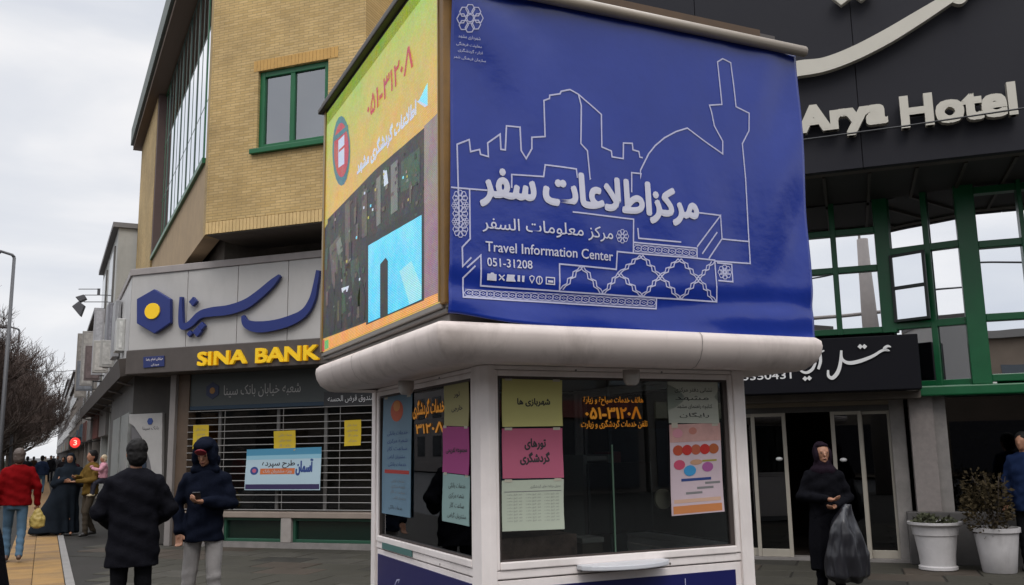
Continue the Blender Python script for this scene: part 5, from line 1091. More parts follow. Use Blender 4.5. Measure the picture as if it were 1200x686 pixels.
# floodlights on arms
fl = thing('floodlight', 'dark floodlights on long arms reaching out from the pale building', 'floodlight', (.6, 36, 6.6))
DM = mat('flood_dark', (.09, .09, .10), .5)
def at_y(px, py, y): r = ray(px, py); return Vector((0, 0, EYE)) + r * (y / r.y)
for q0, q1 in (((116, 339), (92, 339)), ((128, 346), (99, 346)), ((126, 354), (98, 354))): MB().tube([at_y(*q0, 36), at_y(*q1, 36)], .016, 6).build('arm', DM, fl)
for (a, b_, c_, d_) in (((88, 348), (98, 345), (101, 350), (93, 354)), ((84, 359), (92, 353), (99, 358), (94, 371))):
    P4 = [at_y(*q, 35.9) for q in (a, b_, c_, d_)]; MB().hexa([p for p in P4] + [p + Vector((.05, .3, 0)) for p in P4]).build('lamp_head', DM, fl, bevel=.02)
MB().box(*[v for p in (at_y(114, 342, 36), ) for v in (p.x, p.x + .1, 36, 36.1, p.z - .1, p.z + .12)]).build('junction', DM, fl)
# red lit sign
p = at_y(88, 519, 40)
t = thing('lit_sign', 'small glowing red sign hanging over the crowd down the street', 'sign', p)
MB().box(p.x - .21, p.x + .21, p.y, p.y + .12, p.z - .22, p.z + .22).build('case', BLACK, t); rd = MB(); rd.ell((p.x, p.y - .01, p.z), .19, .02, .2); rd.build('disc', mat('red_lit', (.5, .02, .02), .4, emit=(1, .05, .04), es=.8), t)
rd = MB(); text(rd, Fr((p.x, p.y - .04, 0), (1, 0, 0), (0, -1, 0)), 'ے'.replace('ے', '3'), -.06, .07, p.z - .1, p.z + .1, .0, bold=.02); rd.build('symbol', mat('red_lit2', (.8, .3, .2), .4, emit=(1, .45, .35), es=1.4), t)
MB().tube([p + Vector((.2, .05, .0)), p + Vector((1.2, .05, .1))], .02, 6).build('arm', BLACK, t)
for i, (q0, q1, y0, y1, lab) in enumerate((((-20, 418), (104, 432), 50, 48, 'upper thin overhead cable crossing the sky above the street'), ((-20, 452), (100, 447), 62, 60, 'lower thin overhead cable crossing the sky above the street'))):
    A_ = at_y(*q0, y0); B_ = at_y(*q1, y1); pts = [A_.lerp(B_, k / 8) - Z * (1.0 * math.sin(math.pi * k / 8) * .4) for k in range(9)]
    tag(MB().tube(pts, .014, 5).build('overhead_cable', BLACK, loc=A_), lab, 'cable', 'overhead cables')
# street lamps
for i, (px, py, y) in enumerate(((17, 299, 40), (23, 386, 64))):
    tp_ = at_y(px, py, y); t = thing('street_lamp', ('nearest street lamp, its dark head reaching in from the left edge of the sky', 'smaller second street lamp standing among the bare tree tops')[i], 'street lamp', (tp_.x, tp_.y, -.01), 'street lamps along the tree row')
    LMm = mat('lamp_grey', (.07, .07, .075), .5)
    MB().tube([(tp_.x, y, -.05), (tp_.x, y, 1.2), (tp_.x, y, tp_.z - .1)], [.12, .09, .06], 10).build('pole', LMm, t, smooth=True)
    MB().tube([(tp_.x, y, tp_.z - .1), (tp_.x - .08, y, tp_.z), (tp_.x - .5, y, tp_.z + .12)], [.06, .055, .05], 8).build('arm', LMm, t, smooth=True)
    MB().loft([(0, 0, 0, .01, .01)] * 0 or [(tp_.x - .85, y, tp_.z + .02, .38, .12), (tp_.x - .85, y, tp_.z + .1, .42, .15), (tp_.x - .85, y, tp_.z + .2, .3, .1)]).build('head', LMm, t, smooth=True)
# bare trees
BARK = mat('bark', (.06, .046, .036), .9, var=.3, bump=.4); TWIG = mat('twigs', (.06, .04, .032), .9, var=.3, vs=1.5)
def tree_meshes(seed, h=8.4, n1=12):
    rnd = random.Random(seed); tr = MB(); tw = MB()
    tr.tube([(0, 0, -.1), (.03, 0, 1.2), (rnd.uniform(-.1, .1), .05, 2.4), (rnd.uniform(-.2, .2), 0, 3.6)], [.19, .15, .13, .1], 8)
    def grow(p, d, l, r_, lv):
        pts = [p]; q = p.copy(); dd = d.copy()
        for k in range(3): dd = (dd + Vector((rnd.uniform(-.22, .22), rnd.uniform(-.22, .22), rnd.uniform(-.05, .2)))).normalized(); q = q + dd * l / 3; pts.append(q.copy())
        (tr if lv < 2 else tw).tube(pts, [r_, r_ * .8, r_ * .6, r_ * .35], (6, 5, 3, 3, 3)[lv], cap=False)
        if lv >= 4: return
        nb_ = (5, 5, 6, 5)[lv]
        for k in range(nb_):
            t_ = rnd.uniform(.25, 1); i_ = min(2, int(t_ * 3)); s_ = pts[i_].lerp(pts[i_ + 1], t_ * 3 - i_)
            ax = Vector((rnd.uniform(-1, 1), rnd.uniform(-1, 1), rnd.uniform(-.1, .9))).normalized(); nd_ = (dd * .7 + ax * .8).normalized()
            grow(s_, nd_, l * rnd.uniform(.52, .7), max(r_ * .52, .0085), lv + 1)
    for k in range(n1):
        z_ = rnd.uniform(1.3, 3.6); an = k * 2.4 + rnd.uniform(-.3, .3); el = rnd.uniform(.25, 1.3)
        grow(Vector((0, 0, z_)), Vector((math.cos(an) * math.cos(el), math.sin(an) * math.cos(el), math.sin(el))), rnd.uniform(2.2, 3.0) * h / 8.4, .065, 0)
    return tr, tw
protos = []
for s_ in range(3):
    t = thing('bare_tree', 'nearest bare tree of the row at the left edge', 'tree', (0, 0, 0), 'bare trees along the road'); a_, b_ = tree_meshes(s_ + 3)
    a_.build('trunk', BARK, t); b_.build('crown', TWIG, t); protos.append(t)
tl_ = ['nearest bare tree of the row, its twigs filling the left edge', 'second bare tree of the row, just behind the nearest', 'third bare tree of the row', 'fourth bare tree of the row, beside the second street lamp', 'fifth bare tree of the row', 'sixth bare tree of the row', 'seventh bare tree of the row', 'eighth bare tree of the row, smaller with distance', 'ninth bare tree of the row', 'tenth bare tree of the row', 'eleventh bare tree, close to the end of the row', 'farthest bare tree at the end of the row']
tl_ += ['bare tree on the far side of the road behind the nearest one', 'bare tree on the far side of the road behind the second lamp', 'bare tree on the far side of the road, middle of the row', 'bare tree on the far side of the road, last of the row']
spots = [(-2.75 + random.uniform(-.3, .3), 46 + i * 6.4 + random.uniform(-1, 1), 1.0) for i in range(12)] + [(-5.2, 44 + i * 9, 1.1) for i in range(4)]
for i, (off, y, sc_) in enumerate(spots):
    o = protos[i] if i < 3 else copy_tree(protos[i % 3]); o.location = st(off, y, -.02); o.rotation_euler.z = random.uniform(0, 6); o.scale = (sc_ * 1.12, sc_ * 1.12, sc_ * random.uniform(.92, 1.04)); o['label'] = tl_[i]
hd = MB(); rnd = random.Random(5)
for i in range(5000):
    y = rnd.uniform(38, 150); o_ = rnd.gauss(-4.6, .5); z_ = rnd.uniform(0, 1.3) * (1 - abs(rnd.gauss(0, .25))); c = st(o_, y, max(.02, z_)); d1 = Vector((rnd.uniform(-1, 1), rnd.uniform(-1, 1), rnd.uniform(-1, 1))).normalized() * .14; d2 = d1.cross(Vector((rnd.uniform(-1, 1), rnd.uniform(-1, 1), rnd.uniform(-1, 1)))).normalized() * .09
    hd.add([c - d1, c + d2, c + d1, c - d2], [(0, 1, 2, 3)])
tag(hd.build('hedge', mat('hedge_leaf', (.035, .04, .022), .8, var=.3), loc=(-6, 90, 0)), 'low dark hedge under the row of bare trees', 'hedge', kind='stuff')

# buildings, pole and wires behind the viewer, seen in the hotel and kiosk glass
BF = Fr(-NF * 21, (-r2, r2, 0), NF)
for i, (a0, a1, h, c, lab) in enumerate(((-52, -34, 8.5, (.22, .19, .16), 'brown brick block mirrored in the kiosk window'), (-33.9, -17, 7.4, (.2, .18, .17), 'grey block mirrored in the right of the kiosk window'), (-16.9, -4, 6.6, (.25, .19, .14), 'brick block with flat roof mirrored in the right green bay'), (-3.9, 9, 6.0, (.3, .25, .2), 'sandy block mirrored in the lower middle green bay panes'), (9.1, 26, 6.4, (.2, .2, .2), 'grey block mirrored at the left of the hotel glass'), (26.1, 48, 10, (.24, .2, .17), 'tall block mirrored in the bank window'))):
    c = tuple(q * .6 for q in c); t = thing('opposite_building', lab, 'building', BF.pt((a0 + a1) / 2, 0, -3)); wm = mat('mirror_wall_%d' % i, c, .85, var=.2, vs=.6)
    MB().fb(BF, a0, a1, 0, h, -9, 0).build('wall', wm, t); MB().fb(BF, a0 + .1, a1 - .1, h, h + .3, -9, .25).build('cornice', mat('mirror_cornice', (.15, .14, .13), .7), t)
    MB().fb(BF, a0 + .3, a1 - .3, .2, 2.6, .001, .05).build('shopfront', mat('mirror_shop', (.03, .03, .035), .3), t)
    n = int((a1 - a0) / 2.6)
    for q in range(n):
        for f in range(2 if h > 8 else 1): MB().fb(BF, a0 + .9 + q * 2.6, a0 + 2.3 + q * 2.6, 3.9 + f * 2.5, 5.4 + f * 2.5, .001, .04).build('window', mat('mirror_pane', (.04, .05, .06), .1), t)
KB = Fr((0, -20, 0), (-1, 0, 0), (0, 1, 0))  # unseen row added so the banner and kiosk glass reflect dark walls, not sky
for i, (a0, a1, h, c, lab) in enumerate(((-19, -4, 9.5, (.10, .085, .075), 'brown block added out of view to darken the reflection across the front kiosk window'), (-34, -19.2, 8.2, (.13, .115, .10), 'lighter block added out of view to darken the reflection at the right of the front kiosk window'), (-52, -34.2, 10.5, (.09, .08, .075), 'dark block added out of view to darken the reflection at the far right of the front kiosk window'))):
    t = thing('opposite_building', lab, 'building', KB.pt((a0 + a1) / 2, 0, -3)); wm = mat('cross_wall_%d' % i, c, .85, var=.25, vs=.6)
    MB().fb(KB, a0, a1, 0, h, -9, 0).build('wall', wm, t); MB().fb(KB, a0 + .1, a1 - .1, h, h + .3, -9, .25).build('cornice', mat('mirror_cornice', (.15, .14, .13), .7), t)
    MB().fb(KB, a0 + .3, a1 - .3, .2, 2.6, .001, .05).build('shopfront', mat('mirror_shop', (.03, .03, .035), .3), t); MB().fb(KB, a0 + .3, a1 - .3, 2.7, 3.3, .001, .12).build('shop_sign', mat('mirror_sign_%d' % i, ((.2, .05, .04), (.3, .28, .2), (.05, .12, .2))[i], .5), t)
    n = int((a1 - a0) / 2.6)
    for q in range(n):
        for f in range(2): MB().fb(KB, a0 + .7 + q * 2.6, a0 + 2.1 + q * 2.6, 3.9 + f * 2.5, 5.4 + f * 2.5, .001, .04).build('window', mat('cross_pane', (.12, .13, .14), .1), t)
pp = NF * -3.6 + U45 * .75
t = thing('utility_pole', 'stout concrete pole with crossarms mirrored in the left green bay', 'pole', (pp.x, pp.y, 0)); CON = mat('concrete_pole', (.25, .22, .2), .8, var=.1)
MB().tube([(pp.x, pp.y, 0), (pp.x, pp.y, 5.6), (pp.x, pp.y, 8.4)], [.3, .26, .2], 12).build('post', CON, t, smooth=True)
MB().tube([pp + U45 * -2.6 + Z * 5.7, pp + U45 * .8 + Z * 5.95], .06, 8).build('crossarm', CON, t); MB().tube([pp + U45 * -.1 + Z * 8.3, pp + U45 * -.1 + Z * 9.3, pp + U45 * .1 + Z * 9.6, pp + U45 * .25 + Z * 9.2], .045, 8).build('lamp_arm', CON, t); MB().ell(pp + U45 * .28 + Z * 9.1, .16, .16, .2).build('lamp', BLACK, t)
MB().tube([pp + U45 * -14 + Z * 7.2, pp + U45 * -6 + Z * 6.6, pp + Z * 7.4], .03, 6).build('wire', BLACK, t); MB().tube([pp + Z * 7.4, pp + U45 * 8 + Z * 6.8, pp + U45 * 18 + Z * 7.8], .03, 6).build('wire', BLACK, t)

# ================================================================== POTS AND PLANTS
POT = mat('pot_white', (.52, .5, .5), .4, var=.08, vs=6, dirt=.4, ds=3)
def leaves(mb, c, rx, ry, rz, n, sz, rnd, cone=0):
    for _ in range(n):
        while True:
            p = Vector((rnd.uniform(-1, 1), rnd.uniform(-1, 1), rnd.uniform(-1, 1)))
            if p.length < 1 and (not cone or (p.x ** 2 + p.y ** 2) ** .5 < (1 - p.z) * .55 + .12): break
        q = Vector(c) + Vector((p.x * rx, p.y * ry, p.z * rz)); d = Vector((p.x, p.y, rnd.uniform(-.3, 1))).normalized(); s_ = d.cross(Vector((rnd.uniform(-1, 1), rnd.uniform(-1, 1), rnd.uniform(-1, 1)))).normalized()
        l_ = sz * rnd.uniform(.6, 1.3); k = Z * -l_ * .15
        mb.add([q, q + d * l_ * .5 + s_ * l_ * .28, q + d * l_ + k, q + d * l_ * .5 - s_ * l_ * .28], [(0, 1, 2, 3)])
g1 = ground(1100, 668); rnd = random.Random(11)
t = thing('potted_plant', 'white plastic pot of low greenery beside the stone pilaster at the hotel door', 'planter', g1)
s1_ = 1.0
pot1 = [(0, 0), (.215, 0), (.24, .015), (.24, .05), (.215, .062), (.225, .2), (.25, .36), (.262, .445), (.275, .45), (.29, .56), (.315, .57), (.335, .585), (.335, .615), (.3, .615), (.29, .58), (0, .56)]
MB().lathe(g1, pot1, 36).build('pot', POT, t, smooth=True).modifiers.new('e', 'EDGE_SPLIT').split_angle = R(50)
MB().lathe(g1 + Z * .002, [(0, .585), (.285, .585)], 24).build('soil', mat('soil', (.03, .022, .016), .95, bump=.5, var=.3), t)
lv = MB(); leaves(lv, g1 + Z * .61, .27, .27, .06, 260, .06, rnd); leaves(lv, g1 + Vector((-.15, 0, .66)), .1, .1, .06, 80, .06, rnd); lv.build('foliage', mat('leaf_dull', (.05, .055, .025), .7, var=.4, vs=8), t)
g2 = ground(1172, 671)
t = thing('potted_plant', 'white tapered pot holding a conical shrub at the right edge by the low wall', 'planter', g2)
MB().lathe(g2, [(0, 0), (.19, 0), (.2, .01), (.235, .3), (.262, .5), (.285, .505), (.287, .56), (.262, .56), (.255, .52), (0, .5)], 36).build('pot', POT, t, smooth=True).modifiers.new('e', 'EDGE_SPLIT').split_angle = R(50)
MB().lathe(g2, [(0, .525), (.258, .525)], 24).build('soil', mat('soil', (.03, .02, .02)), t)
lv = MB(); leaves(lv, g2 + Vector((-.12, 0, .78)), .33, .28, .36, 800, .06, rnd); leaves(lv, g2 + Vector((-.26, .0, 1.02)), .17, .16, .28, 220, .06, rnd); leaves(lv, g2 + Vector((.08, .0, 1.0)), .14, .14, .24, 130, .07, rnd); lv.build('foliage', mat('shrub_leaf', (.045, .034, .018), .85, var=.5, vs=5, spec=.1), t)
b = MB(); 
for k in range(7): an = k * .9; b.tube([g2 + Z * .5, g2 + Vector((.08 * math.cos(an), .08 * math.sin(an), .8)), g2 + Vector((.2 * math.cos(an) - .05, .2 * math.sin(an), 1.2))], [.012, .009, .004], 5)
b.build('stems', BARK, t)
# taller plant inside the lounge window
g3 = PP.pt(PP.ap(1120, 600)[0] + .3, 0, -.75); t = thing('indoor_plant', 'reddish leafy plant standing behind the dark lounge glass', 'plant', g3)
MB().lathe(g3, [(0, .3), (.2, .3), (.24, .7), (0, .7)], 20).build('pot', mat('pot_brown', (.08, .05, .04), .6), t)
lv = MB(); leaves(lv, g3 + Z * 1.3, .32, .32, .6, 700, .13, rnd); lv.build('foliage', mat('plant_reddish', (.10, .055, .025), .7, var=.5, vs=6), t)
MB().tube([g3 + Z * .7, g3 + Z * 1.6], .015, 6).build('stem', BARK, t)

# ================================================================== PEOPLE
SKIN = mat('skin', hx('#b07e62', .72), .55, var=.06); HAIR = mat('hair_black', (.008, .007, .007), .7, spec=.2); HAIRG = mat('hair_grey_brown', (.07, .05, .04), .6)
def cloth(name, c, rough=.9, var=.12): return mat(name, c, rough, var=var, vs=6, bump=.35, bs=90, spec=.03)
def hand(mb, w, d, side, curl=.6, nrm=None):
    """palm, four unequal fingers bent at the knuckle, thumb from the side"""
    d = Vector(d).normalized(); n_ = Vector(nrm or (0, 1, 0)); n_ = (n_ - d * n_.dot(d)).normalized(); s_ = d.cross(n_) * side; w = Vector(w)
    mb.cap(w - d * .03, .026, w + d * .03, .027, 8)
    for k in (-1, 0, 1): mb.cap(w + d * .02 + s_ * .018 * k, .016, w + d * .075 + s_ * .021 * k, .015, 8)
    for k, l_ in enumerate((.068, .078, .072, .056)):
        b0 = w + d * .085 + s_ * (.030 - .020 * k); c1_ = (d * math.cos(curl * .7) + n_ * math.sin(curl * .7)); c2_ = (d * math.cos(curl * 1.7) + n_ * math.sin(curl * 1.7))
        k1 = b0 + c1_ * l_ * .5; mb.cap(b0, .0088, k1, .0082, 7); mb.cap(k1, .0082, k1 + c2_ * l_ * .5, .0068, 7)
    t0 = w + d * .02 + s_ * .028; t1 = t0 + (d * .6 + s_ * .6 + n_ * .35).normalized() * .038; mb.cap(t0, .012, t1, .0105, 7); mb.cap(t1, .0105, t1 + (d * .85 + n_ * .5).normalized() * .03, .009, 7)
def person(label, pos, yaw, coat, trou, shoe, hair='short', hairm=None, h=1.75, fat=1.0, armL=None, armR=None, legs=None, tilt=(0, 0), hem=.80, voxel=.012, quilt=0, skirt=None, group=None, sleeve=.058, cols=None, glove=False, curlR=.7, curlL=.7, cat='person', hands=True, lean=0):
    t = thing('person', label, cat, pos, group); t.rotation_euler.z = yaw; sc_ = h / 1.75; t.scale = (sc_, sc_, sc_)
    aL_ = armL or [(-.19, -.01, 1.42), (-.27, -.04, 1.13), (-.26, .06, .88)]; aR_ = armR or [(.19, -.01, 1.42), (.27, -.04, 1.13), (.26, .06, .88)]
    lg = legs or [[(-.09, 0, .9), (-.10, .02, .48), (-.10, -.02, .08)], [(.09, 0, .9), (.10, .02, .48), (.10, -.02, .08)]]
    rot = Matrix.Rotation(tilt[1], 3, 'Z') @ Matrix.Rotation(-tilt[0], 3, 'X'); piv = Vector((0, .01, 1.49))
    def hp_(p): return piv + rot @ (Vector(p) - piv)
    b = MB()
    b.loft([(0, 0, .84, .10, .08), (0, 0, .90, .155 * fat, .11), (0, 0, 1.02, .145 * fat, .10), (0, 0, 1.15, .14 * fat, .10), (0, 0, 1.3, .165 * fat, .11), (0, -.005, 1.41, .165 * fat, .095), (0, -.005, 1.46, .09, .07), (0, 0, 1.48, .05, .05)], 16)
    b.cap((0, -.01, 1.43), .056, hp_((0, .005, 1.56)), .05)
    b.ell(hp_((0, .01, 1.625)), .077, .097, .112, 16, rot); b.ell(hp_((0, .04, 1.553)), .052, .058, .045, 12, rot); b.ell(hp_((0, .088, 1.53)), .02, .018, .014, 8, rot)
    b.cap(hp_((0, .10, 1.635)), .010, hp_((0, .122, 1.598)), .014, 8); b.ell(hp_((0, .098, 1.562)), .026, .014, .010, 8, rot)
    for s_ in (-1, 1): b.ell(hp_((s_ * .078, 0, 1.61)), .012, .02, .032, 8, rot); b.ell(hp_((s_ * .03, .093, 1.645)), .022, .012, .008, 8, rot)
    for A, sd_, cu in ((aL_, 1, curlL), (aR_, -1, curlR)):
        b.cap(Vector(A[0]) + Vector((-.035 if A[0][0] > 0 else .035, 0, -.02)), .042, A[1], .036); b.cap(A[1], .04, A[2], .028)
        d = Vector(A[2]) - Vector(A[1]); nr = (0, 0, 1) if abs(d.normalized().z) < .7 else (0, 1, 0)
        if hands: hand(b, Vector(A[2]) + d.normalized() * .03, d, sd_, cu, nr)
    for Lg in lg:
        b.cap(Lg[0], .078, Lg[1], .05); b.cap(Lg[1], .05, Lg[2], .036); a_ = Vector(Lg[2]); b.cap(a_ + Vector((0, -.02, -.03)), .03, a_ + Vector((0, .12, -.045)), .026)
    fuse(b, 'body', SKIN, t, voxel * .75 if voxel < .015 else voxel, 3)
    # trousers and shoes
    if trou:
        m_ = MB(); m_.loft([(0, 0, .80, .13 * fat, .11), (0, 0, .88, .172 * fat, .128), (0, 0, .98, .165 * fat, .12), (0, 0, 1.02, .15, .11)], 14)
        for Lg in lg: m_.cap(Lg[0], .098, Lg[1], .072); m_.cap(Lg[1], .072, Vector(Lg[2]) + Vector((0, 0, .01)), .058)
        fuse(m_, 'trousers', trou, t, voxel, 3, lambda v: .006 * noise.noise(v * 9) + .004 * math.sin(v.z * 60 + v.x * 14) * max(0, min(1, (.62 - v.z) * 4)))
    for Lg in lg:
        a_ = Vector(Lg[2]); m_ = MB(); m_.cap(a_ + Vector((0, -.035, -.035)), .042, a_ + Vector((0, .11, -.048)), .036); m_.cap(a_ + Vector((0, -.01, .0)), .044, a_ + Vector((0, .04, -.03)), .042)
        fuse(m_, 'shoe', shoe, t, voxel, 2)
    # coat
    m_ = MB(); f = fat
    m_.loft([(0, 0, hem, .195 * f, .15), (0, 0, hem + .1, .19 * f, .145), (0, 0, 1.08, .178 * f, .135), (0, 0, 1.28, .195 * f, .145), (0, -.01, 1.38, .19 * f, .13), (0, -.01, 1.43, .165 * f, .115), (0, -.01, 1.475, .115, .092), (0, -.01, 1.50, .075, .075)], 18)
    for A in (aL_, aR_):
        m_.cap(Vector(A[0]) + Vector((-.022 if A[0][0] > 0 else .022, 0, -.035)), .078, A[1], sleeve + .008); e_ = Vector(A[2]); m_.cap(A[1], sleeve + .012, e_, sleeve - .008)
    if quilt: dsp = lambda v: quilt * (.5 - abs(math.sin(v.z * math.pi / .085 + .4 * math.sin(v.x * 5)))) + .011 * noise.noise(v * 7) + .006 * noise.noise(v * 15)
    else: dsp = lambda v: .014 * noise.noise(Vector((v.x * 7, v.y * 7, v.z * 5))) + .008 * noise.noise(v * 15) + .004 * math.sin(v.z * 45 + v.x * 20)
    fuse(m_, 'coat', coat, t, voxel, 4, dsp)
    if skirt:
        m_ = MB(); m_.loft([(0, 0, z_, rx_, ry_) for z_, rx_, ry_ in skirt], 20)
        fuse(m_, 'skirt', coat, t, voxel, 3, lambda v: .02 * math.sin(math.atan2(v.y, v.x) * 9) * max(0, 1.1 - v.z) + .008 * noise.noise(v * 6))
    # head cover
    m_ = MB(); hm = hairm or HAIR
    if hair == 'short':
        m_.ell(hp_((0, -.012, 1.655)), .092, .104, .102, 16, rot); m_.ell(hp_((0, -.035, 1.59)), .086, .078, .095, 14, rot)
        fuse(m_, 'hair', hm, t, voxel * .8, 1, lambda v: .006 * noise.noise(v * 40))
    elif hair == 'hood':
        m_.ell(hp_((0, -.018, 1.64)), .118, .118, .138, 16, rot); m_.ell(hp_((0, -.06, 1.52)), .12, .09, .09, 14, rot); m_.ell(hp_((0, .04, 1.715)), .095, .085, .055, 14, rot); m_.ell(hp_((-.085, .03, 1.58)), .035, .06, .11, 12, rot); m_.ell(hp_((.085, .03, 1.58)), .035, .06, .11, 12, rot); m_.cap((-.09, .05, 1.46), .05, (.09, .05, 1.46), .05)
        fuse(m_, 'hood', coat, t, voxel, 3, lambda v: .005 * noise.noise(v * 20))
    elif hair == 'hijab':
        m_.ell(hp_((0, -.03, 1.635)), .098, .105, .125, 16, rot); m_.ell(hp_((0, .0, 1.50)), .105, .1, .075, 14, rot); m_.ell((0, .01, 1.43), .15, .115, .09, 14); m_.ell(hp_((-.075, .03, 1.59)), .03, .055, .09, 12, rot); m_.ell(hp_((.075, .03, 1.59)), .03, .055, .09, 12, rot); m_.ell(hp_((0, .035, 1.71)), .07, .06, .03, 12, rot)
        fuse(m_, 'headscarf', hm, t, voxel, 3, lambda v: .006 * noise.noise(v * 14))
    if hair in ('hood', 'hijab') or cols == 'face':
        for s_ in (-1, 1):
            e_ = MB(); e_.ell(hp_((s_ * .03, .097, 1.627)), .012, .006, .006, 8, rot); e_.build('eye', mat('eye_dark', (.03, .02, .015), .2), t, loc=(0, 0, 0), smooth=True)
        e_ = MB(); e_.ell(hp_((0, .108, 1.561)), .02, .006, .005, 8, rot); e_.build('mouth', mat('lips', hx('#8a4a40', .7), .4), t, loc=(0, 0, 0), smooth=True)
    return t, hp_
BLK = cloth('black_cloth', (.006, .006, .008)); DKT = cloth('dark_trousers', (.010, .010, .012)); SHOE = mat('dark_shoe', (.02, .018, .017), .5); SHB = mat('brown_shoe', (.08, .04, .025), .5)
def yaw_to(v): return math.atan2(-v[0], v[1])
# black quilted coat, back to us
g_ = depth(157, 600, 8.3)
person('broad man in a black quilted coat seen from behind, standing before the bank corner', (g_.x, g_.y, 0), R(-4), cloth('black_quilt', (.008, .008, .011), .75), DKT, SHOE, fat=1.15, h=1.80, quilt=0, hem=.66, sleeve=.072, tilt=(.12, .15), voxel=.011,
       armL=[(-.2, -.01, 1.40), (-.275, .02, 1.12), (-.16, .22, 1.0)], armR=[(.2, -.01, 1.40), (.28, .02, 1.13), (.17, .22, 1.02)])
# hooded man with phone
g_ = depth(240, 600, 9.0); toc = -Vector((g_.x, g_.y, 0)).normalized(); yw = yaw_to(toc) - R(12)
hm, hp_ = person('man in a navy hooded coat and pale grey trousers looking down at a phone', (g_.x, g_.y, 0), yw, cloth('navy_parka', (.006, .008, .016), .8), cloth('grey_sweatpants', (.30, .285, .28), .9), SHOE, hair='hood', h=1.80, hem=.80, sleeve=.058, tilt=(.36, -.12), fat=.96, voxel=.011,
       armL=[(-.185, -.01, 1.40), (-.245, .02, 1.14), (-.05, .24, 1.17)], armR=[(.185, -.01, 1.40), (.26, -.05, 1.13), (.225, .03, .90)], curlL=.9, legs=[[(-.09, 0, .9), (-.11, .03, .48), (-.12, .0, .08)], [(.09, 0, .9), (.12, .0, .48), (.14, -.03, .08)]])
m_ = MB(); m_.ell(hp_((0, .03, 1.69)), .08, .08, .045, 16); c_ = hp_((0, .125, 1.672)); m_.ell(c_, .058, .06, .014, 14, Matrix.Rotation(.5, 3, 'X')); fuse(m_, 'cap', mat('cap_red', hx('#a02c3c', .6), .7), hm, .008, 2)
t_ = thing('mobile_phone', 'small dark phone held in the hand of the hooded man', 'phone', (0, 0, 0)); M_ = Matrix.Rotation(yw, 4, 'Z'); p_ = Vector((g_.x, g_.y, 0)) + (M_ @ Vector((.01 * 1.03, .30 * 1.03, 1.205 * 1.03)))
t_.location = p_; t_.rotation_euler = (R(-35), 0, yw); MB().box(-.036, .036, -.005, .005, -.07, .07).build('case', BLACK, t_, loc=(0, 0, 0), bevel=.003); MB().box(-.032, .032, -.0075, -.0055, -.062, .062).build('screen', mat('phone_screen', (.02, .02, .025), .1, emit=(.4, .45, .5), es=.25), t_, loc=(0, 0, 0))
# man in red
g_ = ground(14, 659)
rm, _h = person('man in a red jacket and blue jeans walking away on the yellow path', (g_.x, g_.y, 0), R(2), cloth('red_jacket', hx('#8a1418', .62)), cloth('jeans', (.075, .13, .19)), SHB, hairm=HAIRG, h=1.80, hem=.86, fat=1.12, voxel=.016,
       legs=[[(-.09, 0, .9), (-.10, .16, .52), (-.09, .1, .09)], [(.09, 0, .9), (.10, .0, .5), (.09, -.2, .12)]], armR=[(.2, -.01, 1.42), (.29, -.03, 1.14), (.30, .04, .88)])
q = Vector((g_.x, g_.y, 0)) + Vector((.32, .05, .66)) 
m_ = MB(); m_.loft([(0, 0, -.15, .05, .04), (0, 0, -.12, .11, .07), (0, 0, 0, .12, .08), (0, 0, .1, .07, .05), (0, 0, .17, .02, .02)], 12)
t_ = thing('carrier_bag', 'small yellowish carrier bag swinging from the hand of the man in red', 'bag', q); fuse(m_, 'bag', mat('bag_yellow', hx('#c9b060', .7), .5, var=.15, vs=12), t_, .012, 2, lambda v: .012 * noise.noise(v * 20))
# couple with child
g_ = ground(103, 629)
tm, _h = person('man in a mustard jacket carrying a child beside the shops', (g_.x, g_.y, 0), yaw_to((-.2, -1)) + R(-50), cloth('mustard_jacket', hx('#7d6332', .6)), cloth('olive_trousers', (.05, .04, .03)), SHOE, h=1.78, hem=.84, voxel=.018,
       armL=[(-.19, -.01, 1.42), (-.26, .08, 1.15), (-.02, .3, 1.12)], armR=[(.19, -.01, 1.42), (.26, .08, 1.17), (.08, .3, 1.2)], legs=[[(-.09, 0, .9), (-.1, .14, .5), (-.1, .12, .09)], [(.09, 0, .9), (.1, .05, .5), (.1, -.16, .1)]])
c0_ = at_y(121, 549, g_.y - .25)
cm, _h = person('small child in a pink jacket and cream hood carried by the man in mustard', (c0_.x, c0_.y, c0_.z - 1.30 * .63), R(100), cloth('pink_jacket', hx('#d49aa8', .8)), cloth('child_trousers', (.03, .03, .04)), mat('child_shoe', hx('#b8a888', .8), .6), hair='short', hairm=mat('cream_hood', hx('#cbb89a', .8), .8), h=1.10, hem=.98, fat=1.05, voxel=.022, hands=False,
       legs=[[(-.09, 0, .95), (-.12, .26, .82), (-.12, .3, .48)], [(.09, 0, .95), (.12, .26, .82), (.12, .3, .48)]], armL=[(-.19, 0, 1.42), (-.22, .14, 1.25), (-.12, .34, 1.3)], armR=[(.19, 0, 1.42), (.22, .14, 1.25), (.14, .34, 1.36)])
